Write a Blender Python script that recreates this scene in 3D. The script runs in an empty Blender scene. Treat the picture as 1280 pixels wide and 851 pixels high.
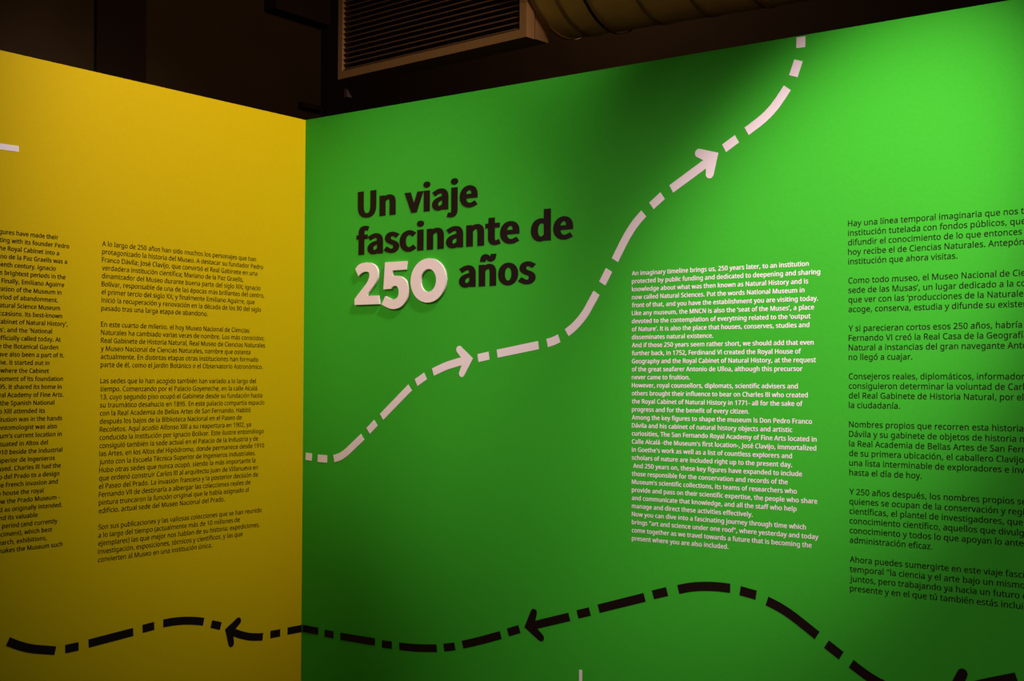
import bpy, bmesh, math
from mathutils import Vector
from mathutils.geometry import delaunay_2d_cdt

S = bpy.context.scene
COL = S.collection

# ------------------------------------------------------------------ camera
FPX, PIT, ROL, ANG = 1583.46, 3.13541795e-02, 3.2155e-03, -9.30562626e-01
EYE, TOP = 1.6, 2.6                       # eye height, height of the display walls
cp, sp, cr, sr = math.cos(PIT), math.sin(PIT), math.cos(ROL), math.sin(ROL)
RT = Vector((cr, -sr * sp, sr * cp)); UP = Vector((-sr, -cr * sp, cr * cp)); FW = Vector((0, cp, sp))
cam = bpy.data.cameras.new('camera')
cam.sensor_width = 36; cam.lens = FPX / 1280 * 36
cam_ob = bpy.data.objects.new('camera', cam); COL.objects.link(cam_ob)
from mathutils import Matrix
cam_ob.matrix_world = Matrix(((RT.x, UP.x, -FW.x, 0), (RT.y, UP.y, -FW.y, 0), (RT.z, UP.z, -FW.z, EYE), (0, 0, 0, 1)))
S.camera = cam_ob

# ------------------------------------------------------------------ survey helpers: where things stand on the walls
def ray(x, y):
    return FW + RT * ((x - 640) / FPX) + UP * ((425.5 - y) / FPX)
_r = ray(382, 150)
CORNER = Vector((_r.x, _r.y, 0)) * ((TOP - EYE) / _r.z)
GD = Vector((-math.sin(ANG), -math.cos(ANG), 0))      # along the green wall, away from the corner
YD = Vector((-math.cos(ANG), math.sin(ANG), 0))       # along the yellow wall, away from the corner
GN, YN = YD, GD                                        # outward normals (the walls meet at a right angle)
Z = Vector((0, 0, 1))
def G(s, z, o=0.0): return CORNER + GD * s + GN * o + Z * z
def Y(s, z, o=0.0): return CORNER + YD * s + YN * o + Z * z
def hit(x, y, wall='g', off=0.0):
    D, N = (GD, GN) if wall == 'g' else (YD, YN)
    r = ray(x, y); p = CORNER + N * off
    P = r * (N.dot(p) / N.dot(r))
    return ((P - CORNER).dot(D), P.z + EYE)

# ------------------------------------------------------------------ light
w = bpy.data.worlds.new('dark_room'); S.world = w; w.use_nodes = True
w.node_tree.nodes['Background'].inputs[0].default_value = (1, .68, .54, 1)
w.node_tree.nodes['Background'].inputs[1].default_value = .19
def spot(pos, aim, power, deg, blend, col=(1, .78, .76), size=.09):
    l = bpy.data.lights.new('spot_lamp', 'SPOT'); l.energy = power; l.spot_size = math.radians(deg)
    l.spot_blend = blend; l.color = col; l.shadow_soft_size = size
    o = bpy.data.objects.new('spot_lamp', l); COL.objects.link(o)
    o.location = pos; o.rotation_euler = (Vector(aim) - Vector(pos)).to_track_quat('-Z', 'Y').to_euler()
    return o
spot(G(3.35, 3.784, 1.467), G(2.156, 1.929, 0), 518, 29.66, .901)   # pool at the right of the green wall
spot(G(.25, 4.165, 3.116), G(.536, 1.882, 0), 244, 25.23, 1)        # pool over the title
spot(G(.788, 3.038, 2.697), G(1.945, 1.014, 0), 118, 56.5, .736)    # lower middle of the green wall
spot(Y(.575, 4.16, 2.424), Y(.264, 2.44, 0), 344, 55.05, .816)      # pool on the yellow wall
hall = bpy.data.lights.new('hall_fill', 'POINT'); hall.energy = 17; hall.color = (1, .72, .42); hall.shadow_soft_size = .1  # unseen fill light, added to lift the dark hall walls and the duct
hall_ob = bpy.data.objects.new('hall_fill', hall); COL.objects.link(hall_ob); hall_ob.location = G(.3, 3.9, -1.1)
S.view_settings.view_transform = 'Standard'; S.view_settings.look = 'None'
S.view_settings.gamma = 1; S.view_settings.use_curve_mapping = False
S.view_settings.exposure = .11

# ------------------------------------------------------------------ materials
def mat(name, col, rough=.6, spec=.3, noise=0, scale=200, bump=0, metal=0):
    m = bpy.data.materials.new(name); m.use_nodes = True; nt = m.node_tree; b = nt.nodes['Principled BSDF']
    b.inputs['Base Color'].default_value = (*col, 1); b.inputs['Roughness'].default_value = rough
    b.inputs['Specular IOR Level'].default_value = spec; b.inputs['Metallic'].default_value = metal
    if noise or bump:
        tc = nt.nodes.new('ShaderNodeTexCoord'); n = nt.nodes.new('ShaderNodeTexNoise')
        n.inputs['Scale'].default_value = scale; n.inputs['Detail'].default_value = 4
        nt.links.new(tc.outputs['Object'], n.inputs['Vector'])
        if noise:
            mx = nt.nodes.new('ShaderNodeMix'); mx.data_type = 'RGBA'
            mx.inputs[6].default_value = (*[c * (1 - noise) for c in col], 1)
            mx.inputs[7].default_value = (*[min(1, c * (1 + noise)) for c in col], 1)
            nt.links.new(n.outputs['Fac'], mx.inputs[0]); nt.links.new(mx.outputs[2], b.inputs['Base Color'])
        if bump:
            bp = nt.nodes.new('ShaderNodeBump'); bp.inputs['Strength'].default_value = bump
            bp.inputs['Distance'].default_value = .002
            nt.links.new(n.outputs['Fac'], bp.inputs['Height']); nt.links.new(bp.outputs[0], b.inputs['Normal'])
    return m
M = dict(
    yellow=mat('yellow_paint', (.655, .488, .001), .6, .1, .05, 90, .15),
    green=mat('green_paint', (.043, .465, .026), .6, .1, .05, 90, .15),
    white=mat('white_vinyl', (.95, .89, .94), .5, .3),
    foam=mat('white_foam_board', (.96, .88, .87), .6, .3),
    black=mat('black_vinyl', (.010, .0035, .004), .5, .15),
    edge=mat('raw_board', (.35, .27, .18), .8, .2, .1, 40),
    brown=mat('dark_brown_wall', (.062, .036, .013), .85, .2, .25, 3, .3),
    dark=mat('very_dark_paint', (.024, .012, .005), .85, .2, .2, 4),
    ceil=mat('dark_ceiling', (.03, .016, .012), .9, .2, .2, 5),
    floor=mat('dark_floor', (.10, .075, .055), .5, .3, .2, 8),
    frame=mat('beige_painted_metal', (.22, .115, .033), .55, .3, .08, 30),
    slat=mat('dull_metal_slats', (.13, .062, .02), .6, .3, .1, 30),
    duct=mat('galvanised_duct', (.75, .43, .15), .55, .3, .15, 14),
    ridge=mat('duct_ridge', (.30, .17, .065), .6, .3),
    seam=mat('duct_seam', (.04, .024, .012), .6, .3),
)

# ------------------------------------------------------------------ object helpers
def tag(o, label, cat, group=None):
    o['label'] = label; o['category'] = cat
    if group: o['group'] = group
    return o
def thing(name, label, cat, loc, group=None):
    o = bpy.data.objects.new(name, None); COL.objects.link(o); o.location = loc
    o.empty_display_size = .05
    return tag(o, label, cat, group)
def mesh(name, vs, fs, m, parent=None, loc=None, recalc=False, smooth=False):
    base = Vector(parent['_b']) if parent and '_b' in parent else (parent.location.copy() if parent else Vector((0, 0, 0)))
    if parent and parent.parent: base = parent.parent.location + parent.location
    if loc is not None and parent is None: base = Vector(loc)
    me = bpy.data.meshes.new(name); me.from_pydata([tuple(Vector(v) - base) for v in vs], [], fs)
    if recalc:
        bm = bmesh.new(); bm.from_mesh(me); bmesh.ops.remove_doubles(bm, verts=bm.verts, dist=1e-6); bmesh.ops.recalc_face_normals(bm, faces=bm.faces); bm.to_mesh(me); bm.free()
    if smooth:
        for p in me.polygons: p.use_smooth = True
    me.materials.append(m)
    o = bpy.data.objects.new(name, me); COL.objects.link(o)
    if parent: o.parent = parent
    else: o.location = base
    return o
def hexa(P):            # box from 8 points: bottom loop, top loop
    return P, [(0, 3, 2, 1), (4, 5, 6, 7), (0, 1, 5, 4), (1, 2, 6, 5), (2, 3, 7, 6), (3, 0, 4, 7)]
def slab(f, s0, s1, z0, z1, o0, o1):
    return hexa([f(s0, z0, o0), f(s1, z0, o0), f(s1, z0, o1), f(s0, z0, o1), f(s0, z1, o0), f(s1, z1, o0), f(s1, z1, o1), f(s0, z1, o1)])
def struct(name, vf, m):
    lo = Vector((sum(v.x for v in vf[0]) / len(vf[0]), sum(v.y for v in vf[0]) / len(vf[0]), min(v.z for v in vf[0])))
    o = mesh(name, vf[0], vf[1], m, loc=lo, recalc=True); o['kind'] = 'structure'; return o
def area2(l): return sum(l[i][0] * l[(i + 1) % len(l)][1] - l[(i + 1) % len(l)][0] * l[i][1] for i in range(len(l))) / 2
def turns(p, loops):
    """how often the loops wind round a point"""
    n = 0
    for l in loops:
        for i in range(len(l)):
            a, b = l[i - 1], l[i]
            if (a[1] > p[1]) != (b[1] > p[1]) and p[0] < (b[0] - a[0]) * (p[1] - a[1]) / (b[1] - a[1]) + a[0]: n += 1 if b[1] > a[1] else -1
    return n
def fill(loops):
    """points and triangles over any number of outlines with holes (holes run the other way round)"""
    if not loops: return [], []
    sc = 1 / max(1e-9, max(abs(c) for l in loops for p in l for c in p))
    pts, ed = [], []
    for l in loops:
        k = len(pts); n = len(l); pts += [Vector((p[0] * sc, p[1] * sc)) for p in l]; ed += [(k + i, k + (i + 1) % n) for i in range(n)]
    v, _, f, *_ = delaunay_2d_cdt(pts, ed, [], 0, 1e-6)
    ls = [[(p[0] * sc, p[1] * sc) for p in l] for l in loops]
    sg = 1 if sum(area2(l) for l in loops) > 0 else -1
    tr = [tuple(t) for t in f if turns([sum(v[i][c] for i in t) / 3 for c in (0, 1)], ls) * -sg < 0 or False]
    return [(q[0] / sc, q[1] / sc) for q in v], tr
def outline(loops, f, front, back=None):
    """2-D loops (closed, holes allowed) on a wall -> flat face, or a solid when back is given; f(s, z, off) -> world"""
    fv, tris = fill(loops); n = len(fv)
    vs = [f(p[0], p[1], front) for p in fv]; fs = list(tris)
    if back is not None:
        vs += [f(p[0], p[1], back) for p in fv]; fs += [(t[2] + n, t[1] + n, t[0] + n) for t in tris]
        for l in loops:
            k = len(vs); m = len(l)
            vs += [f(p[0], p[1], front) for p in l] + [f(p[0], p[1], back) for p in l]
            fs += [(k + i, k + (i + 1) % m, k + (i + 1) % m + m, k + i + m) for i in range(m)]
    return vs, fs
def join(a, b):
    n = len(a[0]); return a[0] + b[0], a[1] + [tuple(i + n for i in f) for f in b[1]]

# ------------------------------------------------------------------ the setting
struct('floor', hexa([Vector(p) for p in ((-8, -3, -.1), (8, -3, -.1), (8, 12, -.1), (-8, 12, -.1), (-8, -3, 0), (8, -3, 0), (8, 12, 0), (-8, 12, 0))]), M['floor'])
struct('ceiling', hexa([Vector(p) for p in ((-8, -3, 4.6), (8, -3, 4.6), (8, 12, 4.6), (-8, 12, 4.6), (-8, -3, 4.7), (8, -3, 4.7), (8, 12, 4.7), (-8, 12, 4.7))]), M['ceil'])
struct('wall_left', slab(Y, 0, 3.4, 0, TOP, -.09, 0), M['yellow'])
struct('wall_right', slab(G, -.09, 4.6, 0, TOP, -.09, 0), M['green'])
# the hall behind: two dark walls that meet beyond the corner of the display
bs, _ = hit(401, 120, 'g', -2.0)
bo = bs                                            # distance of the left hall wall, measured along GD from the corner
def BL(s, z, o=0.0): return CORNER + GD * (bo + o) + YD * s + Z * z
struct('wall_back', slab(G, bo - .2, 6.5, 0, 4.6, -2.2, -2.0), M['dark'])
struct('wall_side', slab(BL, -2.0, 5.5, 0, 4.6, -.2, 0), M['brown'])
def hitBL(x, y, o=0.0):
    r = ray(x, y); p = CORNER + GD * (bo + o); P = r * (GD.dot(p) / GD.dot(r))
    return ((P - CORNER).dot(YD), P.z + EYE)
pa, pb = hitBL(180, 50)[0], hitBL(118, 50)[0]
struct('trim_1', slab(BL, pa, pb, 0, 4.6, -.001, .02), M['dark'])            # dark upright on the side wall
la, lz = hitBL(401, 137)
struct('trim_2', slab(BL, -1.98, hitBL(372, 141)[0], lz - .02, lz + .01, -.001, .04), M['dark'])   # short ledge
ba = hitBL(275, 0)
bb = hitBL(330, 14)
struct('trim_3', slab(BL, -1.98, bb[0], bb[1], 4.6, -.001, .10), M['ceil'])  # dark boxing under the ceiling

# ------------------------------------------------------------------ glyph outlines (quantised type outlines)
GLYPH = {
    'noto': {
        ' ': (209, []),
        '"': (327, [[128, 573, 112, 366, 68, 366, 52, 573], [275, 573, 259, 366, 215, 366, 199, 573]]),
        "'": (180, [[128, 573, 112, 366, 68, 366, 52, 573]]),
        '(': (241, [[32, 220, 33, 263, 38, 306, 45, 348, 54, 389, 67, 429, 83, 468, 103, 504, 125, 540, 150, 573, 217, 573, 182, 521, 154, 465, 132, 407, 116, 346, 107, 284, 103, 221, 105, 179, 109, 139, 116, 98, 126, 58, 139, 19, 154, -20, 172, -57, 192, -92, 216, -127, 150, -127, 125, -94, 103, -60, 83, -24, 67, 14, 54, 53, 45, 94, 38, 135, 33, 177]]),
        ')': (241, [[209, 220, 207, 177, 203, 135, 196, 94, 186, 53, 173, 14, 158, -24, 139, -60, 116, -94, 91, -127, 25, -127, 48, -92, 69, -57, 87, -20, 102, 19, 114, 58, 124, 98, 131, 139, 136, 179, 137, 221, 136, 263, 131, 304, 124, 346, 114, 386, 102, 426, 87, 465, 69, 503, 48, 539, 24, 573, 91, 573, 116, 540, 139, 504, 158, 468, 173, 429, 186, 389, 196, 348, 203, 306, 207, 263]]),
        ',': (215, [[154, 84, 136, 23, 111, -42, 85, -103, 33, -103, 49, -38, 63, 31, 73, 93, 148, 93]]),
        '-': (258, [[32, 184, 32, 246, 226, 246, 226, 184]]),
        '.': (215, [[58, 43, 59, 61, 64, 75, 72, 85, 82, 92, 94, 96, 107, 97, 120, 96, 132, 92, 142, 85, 151, 75, 156, 61, 157, 43, 156, 26, 151, 12, 142, 2, 132, -6, 120, -10, 107, -11, 94, -10, 82, -6, 72, 2, 64, 12, 59, 26]]),
        '0': (459, [[419, 287, 409, 163, 401, 128, 390, 97, 376, 70, 359, 47, 339, 27, 316, 12, 290, 1, 261, -6, 229, -8, 188, -4, 153, 8, 122, 27, 97, 54, 76, 88, 60, 129, 48, 176, 42, 229, 39, 287, 41, 346, 48, 399, 58, 446, 73, 486, 93, 520, 119, 547, 149, 566, 186, 578, 229, 581, 269, 578, 304, 566, 335, 547, 361, 520, 382, 486, 399, 446, 410, 399, 417, 346], [110, 287, 111, 238, 115, 194, 121, 156, 131, 125, 143, 98, 159, 78, 178, 64, 202, 55, 229, 52, 256, 55, 279, 64, 298, 78, 314, 98, 326, 124, 336, 156, 343, 194, 347, 238, 348, 287, 347, 336, 343, 380, 336, 417, 326, 449, 314, 475, 298, 495, 279, 510, 256, 518, 229, 521, 202, 518, 178, 510, 159, 495, 143, 475, 131, 449, 121, 417, 115, 380, 111, 336]]),
        '1': (459, [[285, 0, 216, 0, 216, 400, 216, 439, 217, 470, 219, 499, 196, 477, 169, 455, 108, 405, 71, 452, 226, 573, 285, 573]]),
        '2': (459, [[417, 0, 38, 0, 38, 59, 188, 210, 261, 287, 306, 353, 315, 376, 320, 399, 322, 424, 318, 453, 309, 477, 294, 496, 273, 510, 249, 518, 221, 520, 194, 519, 169, 514, 147, 506, 83, 466, 45, 513, 94, 548, 153, 572, 221, 581, 255, 579, 285, 572, 313, 562, 336, 548, 356, 531, 372, 510, 384, 485, 391, 458, 394, 428, 392, 399, 386, 371, 375, 344, 361, 318, 344, 292, 324, 267, 247, 185, 128, 67, 128, 64, 417, 64]]),
        '3': (459, [[395, 439, 394, 414, 389, 392, 381, 372, 370, 355, 356, 339, 340, 326, 321, 316, 300, 307, 277, 302, 277, 298, 319, 290, 353, 276, 379, 255, 398, 229, 409, 198, 413, 163, 410, 131, 403, 101, 390, 74, 371, 50, 348, 30, 318, 14, 283, 2, 241, -6, 193, -8, 110, -1, 36, 23, 36, 89, 114, 61, 194, 51, 241, 55, 278, 65, 305, 81, 324, 104, 335, 132, 339, 164, 337, 187, 331, 206, 320, 223, 306, 236, 288, 247, 265, 255, 240, 261, 211, 264, 179, 265, 123, 265, 123, 326, 180, 326, 209, 327, 236, 332, 259, 339, 278, 350, 294, 362, 307, 377, 316, 394, 321, 413, 323, 434, 320, 460, 311, 481, 295, 498, 274, 511, 249, 519, 219, 521, 164, 515, 117, 498, 75, 473, 39, 521, 61, 537, 87, 550, 115, 563, 147, 573, 181, 579, 218, 581, 273, 576, 317, 563, 352, 540, 376, 511, 390, 477]]),
        '4': (459, [[443, 130, 359, 130, 359, 0, 291, 0, 291, 130, 17, 130, 17, 190, 286, 576, 359, 576, 359, 193, 443, 193], [291, 374, 291, 412, 293, 444, 294, 474, 295, 500, 292, 500, 276, 468, 257, 438, 86, 193, 291, 193]]),
        '5': (459, [[221, 351, 258, 349, 292, 342, 322, 331, 349, 316, 371, 297, 389, 274, 402, 247, 410, 217, 413, 183, 410, 145, 402, 111, 387, 81, 368, 54, 343, 32, 314, 15, 280, 2, 242, -5, 199, -8, 116, 0, 51, 23, 51, 90, 121, 62, 200, 52, 227, 54, 252, 58, 274, 65, 293, 76, 310, 89, 323, 106, 333, 126, 339, 149, 341, 176, 337, 210, 325, 239, 306, 262, 279, 279, 243, 289, 197, 292, 146, 288, 99, 280, 64, 302, 86, 573, 373, 573, 373, 508, 146, 508, 132, 342, 169, 348]]),
        '6': (459, [[44, 245, 51, 342, 75, 433, 87, 461, 103, 486, 121, 510, 143, 530, 168, 548, 196, 562, 228, 572, 265, 578, 306, 581, 344, 579, 377, 573, 377, 513, 344, 520, 308, 523, 273, 521, 242, 515, 216, 504, 193, 491, 173, 474, 158, 454, 145, 431, 134, 407, 127, 380, 115, 291, 119, 291, 150, 326, 194, 350, 255, 358, 287, 356, 316, 349, 342, 338, 365, 322, 384, 303, 400, 279, 412, 251, 419, 220, 421, 184, 419, 147, 411, 112, 399, 82, 382, 55, 361, 33, 336, 15, 307, 2, 275, -5, 239, -8, 212, -6, 187, -1, 163, 7, 140, 19, 119, 35, 101, 54, 84, 76, 70, 103, 59, 133, 51, 166, 46, 204], [238, 51, 270, 55, 297, 66, 320, 84, 337, 109, 348, 143, 351, 184, 348, 218, 339, 247, 324, 271, 302, 289, 274, 300, 241, 303, 217, 301, 195, 296, 175, 287, 157, 276, 143, 263, 131, 248, 122, 232, 117, 215, 115, 198, 123, 146, 146, 99, 185, 64, 201, 57, 219, 53]]),
        '7': (459, [[109, 0, 344, 508, 35, 508, 35, 573, 419, 573, 419, 518, 187, 0]]),
        '8': (459, [[229, 581, 261, 579, 291, 574, 318, 565, 341, 553, 362, 538, 378, 519, 390, 497, 398, 472, 400, 443, 399, 421, 394, 401, 385, 383, 346, 338, 291, 303, 355, 265, 373, 250, 389, 234, 401, 216, 411, 196, 417, 173, 419, 148, 416, 118, 408, 90, 395, 65, 378, 44, 356, 26, 330, 11, 300, 1, 267, -6, 231, -8, 192, -6, 157, 0, 126, 10, 100, 24, 78, 42, 61, 63, 49, 87, 42, 115, 39, 146, 41, 171, 47, 194, 56, 214, 68, 232, 82, 249, 99, 264, 158, 299, 107, 336, 71, 383, 64, 401, 59, 422, 58, 444, 60, 472, 68, 497, 80, 518, 97, 537, 117, 552, 141, 565, 168, 573, 197, 579], [108, 145, 112, 119, 121, 96, 138, 76, 161, 60, 192, 51, 229, 48, 265, 51, 295, 60, 319, 76, 336, 96, 346, 120, 350, 148, 348, 166, 343, 182, 335, 197, 293, 235, 229, 265, 217, 270, 157, 237, 121, 197, 114, 182, 110, 164], [228, 524, 200, 521, 176, 514, 155, 502, 139, 486, 130, 466, 127, 441, 128, 422, 133, 406, 141, 391, 179, 357, 232, 330, 282, 357, 317, 392, 325, 406, 329, 423, 330, 441, 327, 466, 318, 486, 302, 502, 282, 514, 257, 521]]),
        '9': (459, [[417, 328, 410, 231, 387, 139, 374, 112, 358, 86, 340, 63, 318, 42, 293, 25, 265, 11, 232, 0, 195, -6, 154, -8, 117, -6, 82, 0, 82, 60, 115, 53, 152, 50, 188, 52, 218, 58, 245, 68, 268, 82, 287, 99, 303, 118, 316, 141, 327, 165, 334, 192, 346, 281, 341, 281, 310, 247, 266, 223, 204, 214, 173, 216, 144, 223, 118, 235, 95, 250, 76, 270, 61, 294, 49, 321, 42, 352, 40, 387, 43, 426, 50, 460, 63, 491, 80, 517, 101, 540, 127, 557, 156, 570, 188, 578, 223, 581, 250, 579, 275, 574, 299, 565, 322, 553, 342, 537, 361, 518, 377, 495, 391, 469, 402, 439, 410, 406, 415, 369], [223, 521, 192, 518, 165, 507, 142, 488, 124, 463, 113, 429, 110, 388, 113, 354, 122, 325, 137, 301, 158, 284, 186, 273, 220, 269, 244, 271, 266, 276, 286, 285, 304, 296, 318, 310, 330, 325, 339, 341, 344, 358, 346, 374, 338, 426, 315, 474, 277, 508, 260, 516, 242, 520]]),
        ':': (215, [[58, 43, 59, 61, 64, 75, 72, 85, 82, 92, 94, 96, 107, 97, 120, 96, 132, 92, 142, 85, 151, 75, 156, 61, 157, 43, 156, 26, 151, 12, 142, 2, 132, -6, 120, -10, 107, -11, 94, -10, 82, -6, 72, 2, 64, 12, 59, 26], [58, 387, 59, 405, 64, 419, 72, 429, 82, 436, 94, 440, 107, 441, 120, 440, 132, 436, 142, 429, 151, 419, 156, 405, 157, 387, 156, 369, 151, 355, 142, 345, 132, 338, 120, 333, 107, 332, 94, 333, 82, 338, 72, 345, 64, 355, 59, 369]]),
        ';': (215, [[147, 84, 128, 23, 104, -42, 78, -103, 25, -103, 36, -55, 48, -4, 58, 47, 66, 93, 141, 93], [56, 387, 58, 405, 63, 419, 71, 429, 81, 436, 92, 440, 105, 441, 118, 440, 130, 436, 141, 429, 149, 419, 154, 405, 156, 387, 154, 369, 149, 355, 141, 345, 130, 338, 118, 333, 105, 332, 92, 333, 81, 338, 71, 345, 63, 355, 58, 369]]),
        'A': (512, [[437, 0, 368, 177, 141, 177, 73, 0, 0, 0, 224, 575, 289, 575, 512, 0], [282, 415, 274, 438, 263, 473, 255, 500, 247, 468, 238, 438, 230, 415, 165, 241, 346, 241]]),
        'B': (521, [[241, 573, 307, 569, 361, 558, 404, 541, 434, 515, 453, 478, 459, 431, 457, 409, 453, 389, 446, 371, 437, 354, 424, 340, 409, 328, 392, 317, 372, 309, 350, 304, 350, 300, 415, 279, 433, 267, 448, 253, 461, 236, 470, 215, 476, 191, 478, 163, 475, 130, 467, 100, 454, 74, 436, 52, 413, 33, 385, 19, 354, 8, 318, 2, 279, 0, 78, 0, 78, 573], [256, 329, 300, 331, 334, 339, 357, 352, 372, 371, 381, 394, 384, 423, 380, 451, 369, 474, 351, 490, 324, 502, 289, 509, 245, 511, 150, 511, 150, 329], [150, 269, 150, 61, 265, 61, 311, 64, 346, 74, 371, 91, 388, 112, 398, 138, 401, 168, 399, 188, 395, 205, 388, 221, 377, 235, 362, 247, 344, 256, 321, 263, 293, 267, 260, 269]]),
        'C': (507, [[323, 517, 294, 516, 266, 510, 241, 502, 217, 490, 196, 474, 178, 456, 162, 434, 149, 410, 139, 383, 131, 353, 127, 321, 125, 286, 128, 241, 135, 200, 147, 164, 164, 132, 186, 105, 213, 83, 244, 68, 281, 58, 322, 55, 394, 62, 460, 78, 460, 15, 393, -2, 312, -8, 257, -4, 208, 8, 166, 28, 130, 56, 101, 90, 78, 131, 62, 178, 52, 230, 49, 287, 51, 329, 57, 369, 67, 406, 81, 440, 99, 471, 120, 499, 145, 523, 174, 543, 206, 559, 242, 571, 281, 578, 324, 581, 409, 572, 482, 547, 453, 486, 394, 508]]),
        'D': (585, [[536, 292, 533, 231, 521, 177, 501, 131, 474, 91, 439, 58, 399, 33, 351, 15, 297, 4, 237, 0, 78, 0, 78, 573, 254, 573, 309, 569, 359, 558, 404, 540, 443, 516, 476, 484, 502, 446, 521, 401, 533, 350], [460, 289, 457, 337, 449, 379, 435, 415, 416, 444, 391, 469, 361, 487, 327, 500, 287, 508, 244, 511, 150, 511, 150, 62, 228, 62, 299, 68, 357, 87, 402, 119, 434, 164, 454, 220]]),
        'E': (446, [[398, 0, 78, 0, 78, 573, 398, 573, 398, 509, 150, 509, 150, 330, 383, 330, 383, 268, 150, 268, 150, 63, 398, 63]]),
        'F': (416, [[150, 0, 78, 0, 78, 573, 398, 573, 398, 509, 150, 509, 150, 306, 383, 306, 383, 243, 150, 243]]),
        'G': (584, [[326, 302, 524, 302, 524, 22, 431, -1, 323, -8, 267, -4, 217, 8, 173, 28, 136, 55, 105, 89, 81, 130, 63, 176, 52, 229, 49, 286, 53, 343, 65, 395, 84, 442, 111, 482, 145, 517, 186, 544, 233, 564, 286, 577, 346, 581, 437, 572, 516, 547, 489, 484, 421, 508, 342, 517, 298, 514, 259, 505, 225, 489, 195, 468, 170, 441, 150, 409, 136, 373, 127, 332, 124, 286, 127, 243, 134, 202, 146, 166, 164, 133, 187, 106, 216, 84, 251, 68, 292, 58, 340, 55, 404, 59, 452, 68, 452, 238, 326, 238]]),
        'H': (594, [[516, 0, 443, 0, 443, 267, 150, 267, 150, 0, 78, 0, 78, 573, 150, 573, 150, 330, 443, 330, 443, 573, 516, 573]]),
        'I': (272, [[239, 0, 32, 0, 32, 42, 99, 57, 99, 515, 32, 531, 32, 573, 239, 573, 239, 531, 172, 515, 172, 57, 239, 42]]),
        'J': (219, [[-3, -152, -37, -150, -63, -142, -63, -81, -35, -87, -5, -89, 33, -81, 45, -74, 54, -65, 63, -53, 69, -38, 73, -19, 74, 3, 74, 573, 146, 573, 146, 9, 144, -26, 138, -56, 128, -82, 114, -104, 96, -122, 75, -135, 52, -145, 25, -150]]),
        'K': (496, [[496, 0, 411, 0, 209, 273, 150, 222, 150, 0, 78, 0, 78, 573, 150, 573, 150, 290, 199, 345, 249, 399, 403, 573, 488, 573, 261, 323]]),
        'L': (420, [[78, 0, 78, 573, 150, 573, 150, 64, 400, 64, 400, 0]]),
        'M': (727, [[330, 0, 142, 502, 139, 502, 142, 461, 144, 407, 144, 347, 144, 0, 78, 0, 78, 573, 184, 573, 361, 103, 364, 103, 544, 573, 650, 573, 650, 0, 578, 0, 578, 352, 579, 408, 581, 460, 584, 501, 581, 501, 390, 0]]),
        'N': (609, [[532, 0, 447, 0, 141, 476, 138, 476, 141, 432, 143, 378, 144, 320, 144, 0, 78, 0, 78, 573, 161, 573, 467, 99, 470, 99, 468, 137, 466, 193, 464, 249, 464, 573, 532, 573]]),
        'O': (626, [[577, 287, 576, 244, 570, 204, 561, 166, 547, 132, 531, 101, 510, 73, 486, 49, 459, 29, 428, 13, 393, 1, 355, -6, 314, -8, 271, -6, 232, 1, 196, 13, 165, 29, 138, 49, 114, 73, 94, 101, 78, 132, 65, 167, 56, 204, 51, 245, 49, 288, 52, 344, 62, 396, 78, 442, 100, 482, 130, 517, 166, 545, 208, 565, 258, 577, 314, 581, 369, 577, 417, 565, 459, 545, 495, 517, 524, 483, 547, 442, 564, 396, 574, 344], [125, 287, 127, 241, 134, 200, 145, 163, 161, 131, 182, 104, 207, 83, 238, 67, 273, 58, 314, 55, 354, 58, 390, 67, 420, 83, 445, 104, 465, 131, 481, 163, 492, 200, 499, 241, 501, 287, 496, 354, 481, 411, 456, 457, 421, 491, 373, 511, 314, 518, 274, 515, 238, 506, 207, 490, 182, 469, 161, 443, 145, 411, 134, 374, 127, 333]]),
        'P': (485, [[229, 573, 297, 568, 352, 553, 393, 528, 421, 495, 439, 454, 444, 404, 433, 336, 423, 316, 411, 296, 395, 278, 375, 262, 351, 249, 324, 238, 292, 230, 256, 225, 216, 223, 150, 223, 150, 0, 78, 0, 78, 573], [223, 511, 150, 511, 150, 285, 208, 285, 242, 286, 272, 290, 298, 296, 320, 306, 338, 318, 352, 334, 362, 352, 368, 375, 370, 401, 366, 435, 354, 462, 334, 484, 306, 499, 269, 508]]),
        'Q': (626, [[577, 287, 575, 242, 569, 200, 559, 160, 544, 124, 525, 92, 503, 64, 476, 40, 445, 21, 411, 6, 548, -136, 444, -136, 334, -7, 324, -8, 314, -8, 271, -6, 232, 1, 196, 13, 165, 29, 138, 49, 114, 73, 94, 101, 78, 132, 65, 167, 56, 204, 51, 245, 49, 288, 52, 344, 62, 396, 78, 442, 100, 482, 130, 517, 166, 545, 208, 565, 258, 577, 314, 581, 369, 577, 417, 565, 459, 545, 495, 517, 524, 483, 547, 442, 564, 396, 574, 344], [125, 287, 127, 241, 134, 200, 145, 163, 161, 131, 182, 104, 207, 83, 238, 67, 273, 58, 314, 55, 354, 58, 390, 67, 420, 83, 445, 104, 465, 131, 481, 163, 492, 200, 499, 241, 501, 287, 496, 354, 481, 411, 456, 457, 421, 491, 373, 511, 314, 518, 274, 515, 238, 506, 207, 490, 182, 469, 161, 443, 145, 411, 134, 374, 127, 333]]),
        'R': (499, [[236, 573, 281, 571, 320, 565, 353, 555, 381, 540, 404, 522, 422, 500, 434, 474, 442, 444, 444, 410, 442, 381, 437, 356, 427, 334, 415, 315, 401, 298, 385, 285, 330, 257, 487, 0, 403, 0, 264, 237, 150, 237, 150, 0, 78, 0, 78, 573], [232, 510, 150, 510, 150, 298, 236, 298, 278, 301, 312, 310, 338, 325, 355, 347, 366, 374, 370, 407, 368, 430, 363, 450, 355, 467, 343, 480, 328, 491, 310, 500, 287, 505, 261, 509]]),
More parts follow.
